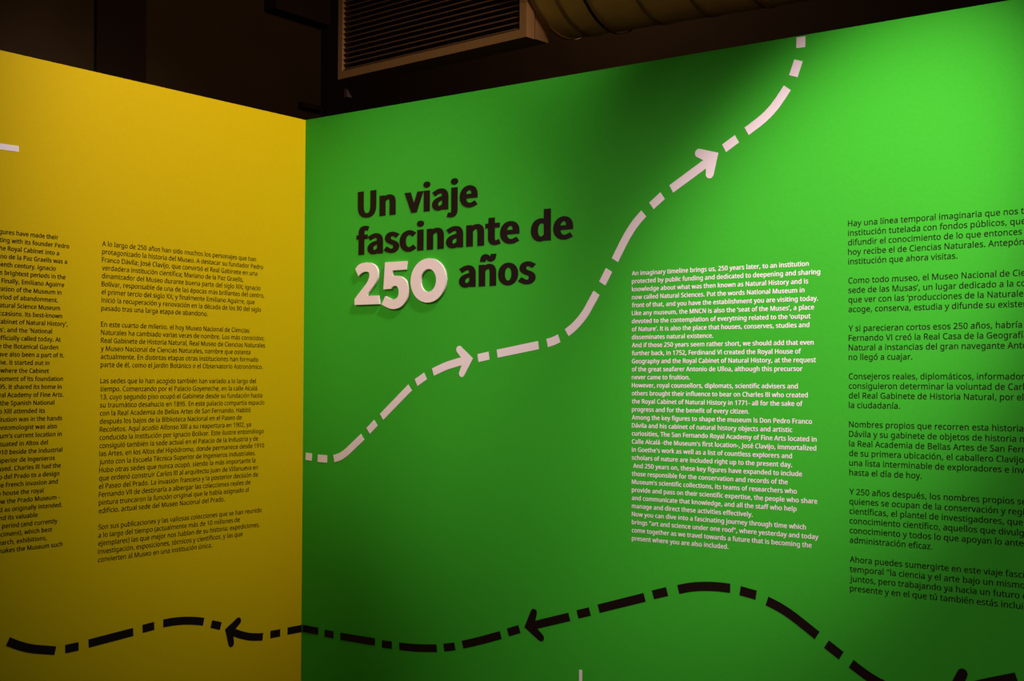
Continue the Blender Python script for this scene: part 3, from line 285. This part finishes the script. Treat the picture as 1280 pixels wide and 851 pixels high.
        '2': (486, [[39, 0, 442, 0, 442, 69, 264, 69, 159, 63, 243, 147, 313, 229, 366, 309, 400, 387, 411, 465, 403, 528, 379, 580, 340, 620, 288, 644, 224, 653, 178, 649, 137, 636, 100, 617, 67, 591, 35, 559, 81, 514, 104, 538, 129, 559, 155, 574, 184, 585, 214, 588, 257, 582, 290, 565, 314, 538, 328, 503, 333, 461, 321, 393, 287, 319, 229, 237, 146, 147, 39, 47]]),
        '5': (486, [[229, -11, 293, -2, 350, 26, 396, 70, 428, 132, 439, 208, 429, 284, 402, 342, 360, 382, 307, 405, 246, 413, 224, 412, 204, 409, 185, 404, 167, 396, 150, 388, 166, 573, 408, 573, 408, 642, 96, 642, 75, 342, 118, 315, 139, 328, 159, 339, 179, 347, 201, 351, 225, 353, 270, 346, 307, 328, 334, 298, 352, 257, 358, 207, 351, 155, 332, 113, 302, 81, 265, 62, 221, 55, 180, 59, 144, 70, 113, 85, 87, 105, 64, 126, 24, 74, 52, 48, 86, 25, 126, 6, 173, -7]]),
        '0': (486, [[243, -11, 311, 2, 366, 42, 408, 108, 434, 202, 443, 323, 434, 443, 408, 535, 366, 601, 311, 640, 243, 653, 176, 640, 120, 601, 79, 535, 53, 443, 44, 323, 53, 202, 79, 108, 120, 42, 176, 2], [243, 53, 203, 63, 169, 94, 143, 147, 127, 223, 121, 323, 127, 423, 143, 498, 169, 550, 203, 580, 243, 590, 284, 580, 318, 550, 344, 498, 360, 423, 366, 323, 360, 223, 344, 147, 318, 94, 284, 63]]),
    },
}
GLYPH['noto']['I'] = (213, [[70, 0, 143, 0, 143, 583, 70, 583]])
def fatten(loops, dx, dy):
    """push every outline outward by dx, dy (bolder type); works for outer loops and holes by their winding"""
    sgn = 1 if sum(area2(l) for l in loops) > 0 else -1
    out = []
    for l in loops:
        n = len(l); q = []
        for i in range(n):
            a, b, c = l[i - 1], l[i], l[(i + 1) % n]
            e1 = Vector((b[0] - a[0], b[1] - a[1])).normalized(); e2 = Vector((c[0] - b[0], c[1] - b[1])).normalized()
            n1 = Vector((e1.y, -e1.x)) * sgn; n2 = Vector((e2.y, -e2.x)) * sgn
            m = n1 + n2; d = m.length
            if d < .3: m = n1
            else: m = m / d; m = m * min(1.6, 1 / max(.4, m.dot(n1)))
            q.append((b[0] + m.x * dx, b[1] + m.y * dy))
        out.append(q)
    return out
_cache = {}
def glyph(font, ch, dx=0, dy=0):
    k = (font, ch, dx, dy)
    if k not in _cache:
        adv, raw = GLYPH[font][ch]
        loops = [list(zip(r[::2], r[1::2])) for r in raw]
        if dx or dy: loops = fatten(loops, dx, dy)
        fv, tr = fill(loops)
        _cache[k] = (adv, loops, tr, fv)
    return _cache[k]
def text_extent(font, txt, dx, track):
    x = 0; lo = 1e9; hi = -1e9
    for c in txt:
        adv, loops, *_ = glyph(font, c, dx, dx)
        for l in loops:
            for p in l: lo = min(lo, x + p[0]); hi = max(hi, x + p[0])
        x += adv + track
    return lo, hi
def line_mesh(font, txt, f, s0, z0, sx, sz, dx, dy, track, mirror, anchor='l', off=.0006):
    lo, hi = text_extent(font, txt, dx, track)
    vs, fs = [], []; x = -lo if anchor == 'l' else -hi
    for c in txt:
        adv, loops, tr, fv = glyph(font, c, dx, dy)
        n = len(vs)
        for p in fv:
            u = (x + p[0]) * sx; vs.append(f(s0 + (-u if mirror else u), z0 + p[1] * sz, off))
        fs += [tuple(i + n for i in t) for t in tr]
        x += adv + track
    return vs, fs

def text_block(label, f, rows, s0, ztop, zbot, nrows, sx, sz, m, bold, mirror, rights=None):
    pitch = (ztop - zbot) / (nrows - 1)
    t = thing('text_block', label, 'wall text', f(s0, zbot, 0))
    sx /= 1000; sz /= 1000
    dx, dy, tr = (19, 10, 17) if bold else (8, 5, 4)
    sx *= .961 if bold else .991
    for i, r in enumerate(rows):
        if not r: continue
        s, anchor = s0, 'l'
        if rights: s, anchor = rights[i], 'r'
        lead = len(r) - len(r.lstrip()); r = r.strip()
        if lead: s += (-1 if mirror else 1) * lead * 209 * sx
        v, fc = line_mesh('noto', r, f, s, ztop - i * pitch, sx, sz, dx, dy, tr, mirror, anchor)
        mesh('text_line', v, fc, m, t)
    return t

EN_GREEN = '''An imaginary timeline brings us, 250 years later, to an institution
protected by public funding and dedicated to deepening and sharing
knowledge about what was then known as Natural History and is
now called Natural Sciences. Put the words National Museum in
front of that, and you have the establishment you are visiting today.
Like any museum, the MNCN is also the ‘seat of the Muses’, a place
devoted to the contemplation of everytning related to the ‘output
of Nature’. It is also the place that houses, conserves, studies and
disseminates natural existence.
And if those 250 years seem rather short, we should add that even
further back, in 1752, Ferdinand VI created the Royal House of
Geography and the Royal Cabinet of Natural History, at the request
of the great seafarer Antonio de Ulloa, although this precursor
never came to fruition.
However, royal counsellors, diplomats, scientific advisers and
others brought their influence to bear on Charles III who created
the Royal Cabinet of Natural History in 1771- all for the sake of
progress and for the benefit of every citizen.
Among the key figures to shape the museum is Don Pedro Franco
Dávila and his cabinet of natural history objects and artistic
curiosities, The San Fernando Royal Academy of Fine Arts located in
Calle Alcalá -the Museum's first location-, José Clavijo, immortalized
in Goethe's work as well as a list of countless explorers and
scholars of nature are included right up to the present day.
 And 250 years on, these key figures have expanded to include
those responsible for the conservation and records of the
Museum's scientific collections, its teams of researchers who
provide and pass on their scientific expertise, the people who share
and communicate that knowledge, and all the staff who help
manage and direct these activities effectively.
Now you can dive into a fascinating journey through time which
brings "art and science under one roof", where yesterday and today
come together as we travel towards a future that is becoming the
present where you are also included.'''.split('\n')
ES_GREEN = '''Hay una línea temporal imaginaria que nos trae
institución tutelada con fondos públicos, que se
difundir el conocimiento de lo que entonces se
hoy recibe el de Ciencias Naturales. Antepón
institución que ahora visitas.

Como todo museo, el Museo Nacional de Ciencias
sede de las Musas’, un lugar dedicado a la contemplación
que ver con las ‘producciones de la Naturaleza’
acoge, conserva, estudia y difunde su existencia.

Y si parecieran cortos esos 250 años, habría que
Fernando VI creó la Real Casa de la Geografía
Natural a instancias del gran navegante Antonio
no llegó a cuajar.

Consejeros reales, diplomáticos, informadores
consiguieron determinar la voluntad de Carlos
del Real Gabinete de Historia Natural, por el
la ciudadanía.

Nombres propios que recorren esta historia
Dávila y su gabinete de objetos de historia natural
la Real Academia de Bellas Artes de San Fernando
de su primera ubicación, el caballero Clavijo,
una lista interminable de exploradores e investigadores
hasta el día de hoy.

Y 250 años después, los nombres propios se
quienes se ocupan de la conservación y registro
científicas, el plantel de investigadores, que
conocimiento científico, aquellos que divulgan
conocimiento y todos lo que apoyan lo anterior
administración eficaz.

Ahora puedes sumergirte en este viaje fascinante
temporal "la ciencia y el arte bajo un mismo
juntos, pero trabajando ya hacia un futuro que
presente y en el que tú también estás incluido.'''.split('\n')
ES_YELLOW = '''A lo largo de 250 años han sido muchos los personajes que han
protagonizado la historia del Museo. A destacar su fundador Pedro
Franco Dávila; José Clavijo, que convirtió el Real Gabinete en una
verdadera institución científica; Mariano de la Paz Graells,
dinamizador del Museo durante buena parte del siglo XIX; Ignacio
Bolívar, responsable de una de las épocas más brillantes del centro,
el primer tercio del siglo XX; y finalmente Emiliano Aguirre, que
inició la recuperación y renovación en la década de los 80 del siglo
pasado tras una larga etapa de abandono.

En este cuarto de milenio, el hoy Museo Nacional de Ciencias
Naturales ha cambiado varias veces de nombre. Los más conocidos:
Real Gabinete de Historia Natural, Real Museo de Ciencias Naturales
y Museo Nacional de Ciencias Naturales, nombre que ostenta
actualmente. En distintas etapas otras instituciones han formado
parte de él, como el Jardín Botánico o el Observatorio Astronómico.

Las sedes que lo han acogido también han variado a lo largo del
tiempo. Comenzando por el Palacio Goyeneche, en la calle Alcalá
13, cuyo segundo piso ocupó el Gabinete desde su fundación hasta
su traumático desahucio en 1895. En este palacio compartía espacio
con la Real Academia de Bellas Artes de San Fernando. Habitó
después los bajos de la Biblioteca Nacional en el Paseo de
Recoletos. Aquí acudió Alfonso XIII a su reapertura en 1902, ya
conducida la institución por Ignacio Bolívar. Este ilustre entomólogo
consiguió también la sede actual en el Palacio de la Industria y de
las Artes, en los Altos del Hipódromo, donde permanece desde 1910
junto con la Escuela Técnica Superior de Ingenieros Industriales.
Hubo otras sedes que nunca ocupó, siendo la más importante la
que ordenó construir Carlos III al arquitecto Juan de Villanueva en
el Paseo del Prado. La invasión francesa y la posterior decisión de
Fernando VII de destinarla a albergar las colecciones reales de
pintura truncaron la función original que le había asignado al
edificio, actual sede del Museo Nacional del Prado.

Son sus publicaciones y las valiosas colecciones que se han reunido
a lo largo del tiempo (actualmente más de 10 millones de
ejemplares) las que mejor nos hablan de su historia: expediciones,
investigación, exposiciones, técnicos y científicos, y las que
convierten al Museo en una institución única.'''.split('\n')
EN_YELLOW = '''many figures have made their|72.9
starting with its founder Pedro|86.4
who turned the Royal Cabinet into a|73.8
Mariano de la Paz Graells was a|83.7
nineteenth century. Ignacio|69.7
its brightest periods in the|81.7
century. Finally, Emiliano Aguirre|80.1
renovation of the Museum in|76.6
period of abandonment.|72.3
National Natural Science Museum|74.9
occasions. Its best-known|77.6
Royal Cabinet of Natural History',|84.4
Sciences', and the 'National|64.9
officially called today. At|75.8
like the Botanical Garden|72.6
have also been a part of it.|80.1
home. It started out in|61.7
Alcalá, where the Cabinet|61.1
moment of its foundation|78.5
in 1895. It shared its home in|77
Royal Academy of Fine Arts.|79.3
the Spanish National|67.9
Alfonso XIII attended its|56
institution was in the hands|77.6
entomologist was also|71.1
Museum's current location in|77
situated in Altos del|59.7
since 1910 beside the Industrial|77.8
Superior de Ingenieros|68.5
used. Charles III had the|75.9
Paseo del Prado to a design|74
The French invasion and|72.2
to house the royal|54.3
now the Prado Museum -|74.8
used as originally intended.|77.6
and its valuable|47
period (and currently|71.9
specimens), which best|65.2
research, exhibitions,|58.3
makes the Museum such|77.9'''.split('\n')
text_block('block of bold white English text on the green wall, 34 tight lines', G, EN_GREEN, 1.466, 1.9309, 1.1012, 34, .02415, .0236, M['white'], True, False)
text_block('black Spanish text in spaced paragraphs on the green wall, at the right edge', G, ES_GREEN, 2.175, 2.0361, 1.0153, 39, .02845, .0283, M['black'], False, False)
text_block('black Spanish text in spaced paragraphs on the yellow wall', Y, ES_YELLOW, .907, 2.0346, 1.006, 40, .0277, .0277, M['black'], False, True)
_e = [r.split('|') for r in EN_YELLOW]
_z = [2.0403 - i * (2.0403 - 1.0719) / 39 for i in range(40)]
_rt = []
for (t_, x_), z_ in zip(_e, _z):
    # where the line ends: its measured end carried onto the wall
    y_ = 299.4 + (682.3 - 299.4) * (2.0403 - z_) / (2.0403 - 1.0719)
    _rt.append(hit(float(x_), y_, 'y')[0])
text_block('bold black English text at the left end of the yellow wall', Y, [a for a, b in _e], 1.3, 2.0403, 1.0719, 40, .0239, .0236, M['black'], True, True, _rt)

# ------------------------------------------------------------------ title: words > letters
t = thing('title_lettering', 'large bold black title lettering on the green wall, reading Un viaje fascinante de años', 'lettering', G(.28, 1.92, 0))
DX, DY = 50, 27
SZ = .0745 / (475 + 2 * DY)
for word, s0, s1, zb in (('Un', .2803, .4685, 2.199), ('viaje', .5110, .8468, 2.199), ('fascinante', .2744, 1.0263, 2.0615),
                         ('de', 1.073, 1.243, 2.0615), ('años', .765, 1.0945, 1.9212)):
    wd = bpy.data.objects.new('word', None); COL.objects.link(wd); wd.parent = t; wd.empty_display_size = .03
    wp = G(s0, zb, 0); wd.location = wp - t.location
    lo, hi = text_extent('source', word, DX, 0)
    track = 32
    lo, hi = text_extent('source', word, DX, track)
    sx = (s1 - s0) / (hi - lo); x = -lo
    for c in word:
        adv, loops, *_ = glyph('source', c, DX, DY)
        # dots and tilde keep clear of the bold stems
        lift = [26 if c in 'ijñ' and min(p[1] for p in l) > 490 else 0 for l in loops]
        loops = [[(p[0], p[1] + h) for p in l] for l, h in zip(loops, lift)]
        L2 = [[(s0 + (x + p[0]) * sx, zb + (p[1] + DY) * SZ) for p in l] for l in loops]
        me_v, me_f = outline(L2, G, .0012, .0001)
        mesh('letter', me_v, me_f, M['black'], wd)
        x += adv + track

# ------------------------------------------------------------------ the raised 2, 5, 0
def smooth(pts, n=4, closed=False):
    if len(pts) < 3: return pts
    out = []; m = len(pts); rng = range(m if closed else m - 1)
    for i in rng:
        P = [pts[(i + k) % m] if closed else pts[min(max(i + k, 0), m - 1)] for k in (-1, 0, 1, 2)]
        for j in range(n):
            t_ = j / n
            out.append(tuple(.5 * (2 * P[1][c] + (P[2][c] - P[0][c]) * t_ + (2 * P[0][c] - 5 * P[1][c] + 4 * P[2][c] - P[3][c]) * t_ ** 2 + (3 * P[1][c] - P[0][c] - 3 * P[2][c] + P[3][c]) * t_ ** 3) for c in (0, 1)))
    if not closed: out.append(pts[-1])
    return out
TH = .009
def zp(p): return hit(430 + p[0] / 8.533, 310 + p[1] / 8.533, 'g', TH)
two = smooth([(120, 222), (150, 184), (190, 162), (240, 153), (290, 161), (332, 188), (354, 230), (360, 280), (352, 330), (328, 382), (290, 435), (262, 468), (242, 510)]) + \
      [(365, 506), (373, 597), (112, 606), (112, 545)] + smooth([(150, 492), (200, 428), (243, 370), (264, 325), (271, 285), (262, 258), (235, 250), (205, 256), (180, 271), (153, 300)])
five = [(437, 152), (665, 138), (655, 228), (515, 238)] + smooth([(519, 298), (560, 294), (605, 303), (648, 335), (676, 385), (687, 445), (680, 510), (655, 570), (612, 620), (560, 645), (510, 649), (460, 634), (400, 600)]) + \
       smooth([(440, 513), (475, 533), (515, 548), (550, 541), (574, 515), (583, 470), (577, 425), (555, 403), (530, 403), (512, 416), (500, 433)]) + [(420, 440), (428, 300)]
def ell(c, rx, ry, sk, n=48): return [(c[0] + rx * math.cos(a) + sk * math.sin(a), c[1] - ry * math.sin(a)) for a in [2 * math.pi * i / n for i in range(n)]]
zero = [ell((898, 345), 188, 236, 10), ell((898, 345), 84, 123, 5)[::-1]]
for nm, loops, lab in (('digit_two', [two], 'thick raised white cut-out digit 2, first of the raised number under the black title'),
                       ('digit_five', [five], 'thick raised white cut-out digit 5, between the raised 2 and 0'),
                       ('digit_zero', zero, 'thick raised white cut-out digit 0, last of the raised number')):
    lp = [[zp(p) for p in l] for l in loops]
    v, fc = outline(lp, G, TH, .0002)
    c0 = lp[0]; base = G(sum(p[0] for p in c0) / len(c0), min(p[1] for p in c0), 0)
    o = mesh(nm, v, fc, M['foam'], loc=base, recalc=True)
    tag(o, lab, 'digit', 'raised digits of the number 250')

# ------------------------------------------------------------------ the dashed routes
def strip(pts, wd):
    """centre line in wall coordinates -> closed outline of constant width"""
    p = smooth(pts, 5); n = len(p); L, R = [], []
    for i in range(n):
        a, b = p[max(i - 1, 0)], p[min(i + 1, n - 1)]
        d = Vector((b[0] - a[0], b[1] - a[1])).normalized(); q = (-d.y * wd / 2, d.x * wd / 2)
        L.append((p[i][0] + q[0], p[i][1] + q[1])); R.append((p[i][0] - q[0], p[i][1] - q[1]))
    return L + R[::-1]
def head(tip, e1, e2, wd):
    """two arms with round ends meeting in a sharp point"""
    T = Vector(tip); A, B = Vector(e1), Vector(e2); r = wd / 2; polys = []
    ax = (((A - T).normalized() + (B - T).normalized())).normalized()
    half = math.acos(max(-1, min(1, (A - T).normalized().dot(ax))))
    T2 = T + ax * (r / math.sin(half)); J = T + ax * (2 * r / math.sin(half))
    for E, O in ((A, B), (B, A)):
        d = (E - T2).normalized(); n = Vector((-d.y, d.x))
        if n.dot(O - E) > 0: n = -n              # outward side
        arc = [E + n * (r * math.cos(a)) + d * (r * math.sin(a)) for a in [math.pi * k / 10 for k in range(11)]]
        polys.append([tuple(T)] + [tuple(v) for v in arc] + [tuple(J)])
    return polys
def dash(par, wall, px, wd, m, f, off=.0012):
    p = [hit(x, y, wall) for x, y in px]
    v, fc = outline([strip(p, wd)], f, off, .0001)
    return mesh('dash', v, fc, m, par)
def arrow(par, wall, px, tip, a, b, wd, wh, m, f):
    v, fc = outline([strip([hit(x, y, wall) for x, y in px], wd)], f, .0012, .0001)
    for k, pl in enumerate(head(hit(*tip, wall), hit(*a, wall), hit(*b, wall), wh)):
        v, fc = join((v, fc), outline([pl], f, .0013 + .0001 * k, .0001))
    return mesh('arrow', v, fc, m, par)
WW, WK = .0275, .027
t = thing('dashed_route', 'white dashed line with two arrows climbing the green wall to its top edge', 'dashed line', G(0, hit(382, 575)[1], 0))
for px in ([(382.3, 570.1), (390, 571.3)], [(397.4, 572.6), (409, 573.6)], [(417.5, 573), (424.7, 570.8), (432.5, 565.8), (440.3, 558.5), (453.4, 546)],
           [(460.5, 538.5), (470, 528.3)], [(477.2, 521), (512.7, 484.3)], [(520.4, 478.1), (532, 469.8)], [(597.7, 447.5), (611.5, 444.4)],
           [(621.8, 442), (673.4, 431.2)], [(684.2, 428.6), (691.8, 426.2), (699.3, 422.7)], [(708.7, 415.8), (719.6, 406.5), (730.9, 392.8), (740.3, 376.4), (745.9, 366)],
           [(753.1, 354.3), (761.5, 337.4)], [(768.9, 325.1), (779.8, 303), (787.3, 289.7), (795.3, 278), (804.9, 266.8)], [(814.5, 257.4), (828.4, 244.6)],
           [(905.3, 185.4), (921.3, 173.6)], [(933.5, 164.2), (953.9, 148.4), (969, 132.4), (984.3, 109.9)], [(991.8, 95.3), (998.2, 75.5)], [(1001, 59.6), (1001.4, 46.2)]):
    dash(t, 'g', px, WW, M['white'], G)
arrow(t, 'g', [(541.5, 465), (557.3, 457.6), (574, 452.3), (582, 450.3)], (591.4, 448), (574.2, 436.8), (577.6, 466.6), WW, .0255, M['white'], G)
arrow(t, 'g', [(839.3, 236.2), (888, 200.2)], (898.1, 191), (873.7, 191.4), (887.3, 217.6), WW, .0265, M['white'], G)

t = thing('dashed_route', 'black dashed line with one arrow low on the yellow wall', 'dashed line', Y(.6, hit(382, 815)[1], 0))
for px in ([(9.8, 801.6), (23, 806.5), (40, 810.6), (69, 813)], [(81.4, 811.2), (98.1, 807.6)], [(110.6, 804.2), (166.3, 789.6)], [(178.1, 785.8), (192.6, 782)],
           [(204, 779), (216, 776.8), (230, 775.6), (242, 775.7), (254.3, 776.7)], [(264.1, 779.6), (275.8, 782.3)], [(337.9, 793), (350, 790.6)], [(359.3, 788.6), (377.0, 785.2)]):
    dash(t, 'y', px, WK, M['black'], Y)
arrow(t, 'y', [(288, 788), (297, 792), (308.4, 795), (318, 795.9), (328.4, 795.6)], (281.2, 786.6), (297.7, 776), (288.8, 804), WK, .0255, M['black'], Y)
t = thing('dashed_route', 'black dashed line with left-pointing arrows low on the green wall', 'dashed line', G(1, hit(500, 851)[1], 0))
for px in ([(378.7, 785.2), (397.8, 788.7)], [(406, 791.2), (417, 793.3)], [(425.7, 795.1), (468.6, 802.2)], [(477.6, 804.6), (489.9, 806.3)],
           [(499.2, 807.6), (521.6, 809.7), (546, 810)], [(554.9, 809.3), (568.7, 807.7)], [(578.3, 805.6), (600.6, 800.4), (626, 793.5)], [(635, 790.2), (649.4, 786)],
           [(722, 767.6), (737.4, 764)], [(748.4, 760.5), (805.8, 746.3)], [(816.3, 743.2), (833.9, 739)], [(848, 736.4), (862, 733.8), (878, 732.6), (896, 733), (912.8, 735)],
           [(925.3, 737.9), (945.2, 743.6)], [(958.9, 750.8), (973, 758), (988, 767.6), (1004, 780), (1021.4, 794)], [(1033.1, 804.7), (1051.5, 819.3)],
           [(1064, 829.3), (1085, 845), (1106, 857), (1128, 866)], [(1140, 870), (1160, 874)]):
    dash(t, 'g', px, WK, M['black'], G)
arrow(t, 'g', [(662, 782.6), (711.7, 770.7)], (655.6, 783.9), (667.3, 765.5), (676.1, 796.8), WK, .0255, M['black'], G)
arrow(t, 'g', [(1190, 866), (1225, 856), (1270.6, 846.8)], (1181, 869), (1203, 841.5), (1213, 892), WK, .0265, M['black'], G)

o = mesh('stripe', *outline([strip([hit(-40, 177.5, 'y'), hit(23.4, 186.2, 'y')], .0185)], Y, .0012, .0001), M['white'], loc=Y(*hit(23.4, 189, 'y')))
tag(o, 'short white stripe high on the yellow wall at the left edge', 'stripe')
sa = hit(726, 837)
o = mesh('stripe', *outline([strip([(sa[0], sa[1]), (sa[0], sa[1] - .22)], .0115)], G, .0012, .0001), M['white'], loc=G(sa[0], sa[1] - .22))
tag(o, 'thin upright white stripe at the foot of the green wall, below the left-pointing black arrow', 'stripe')

# ------------------------------------------------------------------ ventilation unit behind the green wall
P1 = Vector((-.7773358618565176, 5.5879700595169925, 0)); P2 = Vector((.05141687314708254, 4.87157905532141, 0))
VZ = EYE + 1.331452473185301; VD = (P2 - P1).normalized(); VN = Vector((VD.y, -VD.x, 0)); VL = (P2 - P1).length; VH = .84
def V(s, z, o=0.0): return P1 + VD * s + VN * o + Z * (VZ + z)
t = thing('ventilation_unit', 'beige-framed louvred ventilation unit hanging in the dark behind the green wall', 'air vent', V(VL / 2, 0, -.25))
fw = .034
mesh('shade_backing', *slab(V, .01, VL - .01, .01, VH - .01, -.058, -.052), M['seam'], t, recalc=True)  # added dark sheet: paints the shade seen in the gaps between slats
mesh('housing', *slab(V, .004, VL - .004, .004, VH, -.14, -.06), M['frame'], t, recalc=True)
for a in ((0, VL, 0, fw, -.05, 0), (0, VL, VH - fw, VH, -.05, 0), (0, fw * .8, fw, VH - fw, -.05, 0), (VL - fw, VL, fw, VH - fw, -.05, 0)):
    mesh('frame_bar', *slab(V, *a), M['frame'], t, recalc=True)
PT = .0232; k = 0
while fw + .004 + (k + 1) * PT < VH - fw:
    z0 = fw + .004 + k * PT
    P = [V(fw * .8, z0, -.008), V(VL - fw, z0, -.008), V(VL - fw, z0 + .015, -.034), V(fw * .8, z0 + .015, -.034),
         V(fw * .8, z0 + .003, -.006), V(VL - fw, z0 + .003, -.006), V(VL - fw, z0 + .018, -.032), V(fw * .8, z0 + .018, -.032)]
    mesh('slat', *hexa(P), M['slat'], t, recalc=True); k += 1
mesh('bracket', *slab(V, .008, .028, -.075, 0, -.06, -.03), M['seam'], t, recalc=True)

# round duct running off to the right
def tube(name, A, B, rad, m, par, n=40, ra=None, cap=False):
    d = (B - A).normalized(); u = Z.cross(d).normalized(); v = d.cross(u); ra = ra or rad
    vs = [A + u * (ra * math.cos(2 * math.pi * i / n)) + v * (ra * math.sin(2 * math.pi * i / n)) for i in range(n)] + \
         [B + u * (rad * math.cos(2 * math.pi * i / n)) + v * (rad * math.sin(2 * math.pi * i / n)) for i in range(n)]
    fs = [(i, (i + 1) % n, (i + 1) % n + n, i + n) for i in range(n)]
    if cap: fs += [tuple(range(n))[::-1], tuple(range(n, 2 * n))]
    return mesh(name, vs, fs, m, par, smooth=not cap, recalc=True)
R = .34
dd = (GD * math.cos(math.radians(4.5)) - GN * math.sin(math.radians(4.5))).normalized()    # drifts slowly away from the wall
DA = V(VL + .02, 0, -.22); DA.z = VZ + .35
t = thing('air_duct', 'large round brown air duct leading right from the louvred ventilation unit', 'air duct', DA)
A = V(VL - .01, 0, -.235); A.z = VZ + R + .05
seg = [.0, .10, .22, .42, .62, .84, 1.08, 1.34, 1.62, 1.92, 2.25, 2.6, 3.0]
for i in range(len(seg) - 1):
    tube('duct_section', A + dd * seg[i], A + dd * seg[i + 1], R, M['duct'], t)
    tube('seam', A + dd * (seg[i] - .007), A + dd * (seg[i] + .007), R + (.012 if i == 2 else .005), M['seam' if i == 2 else 'ridge'], t)
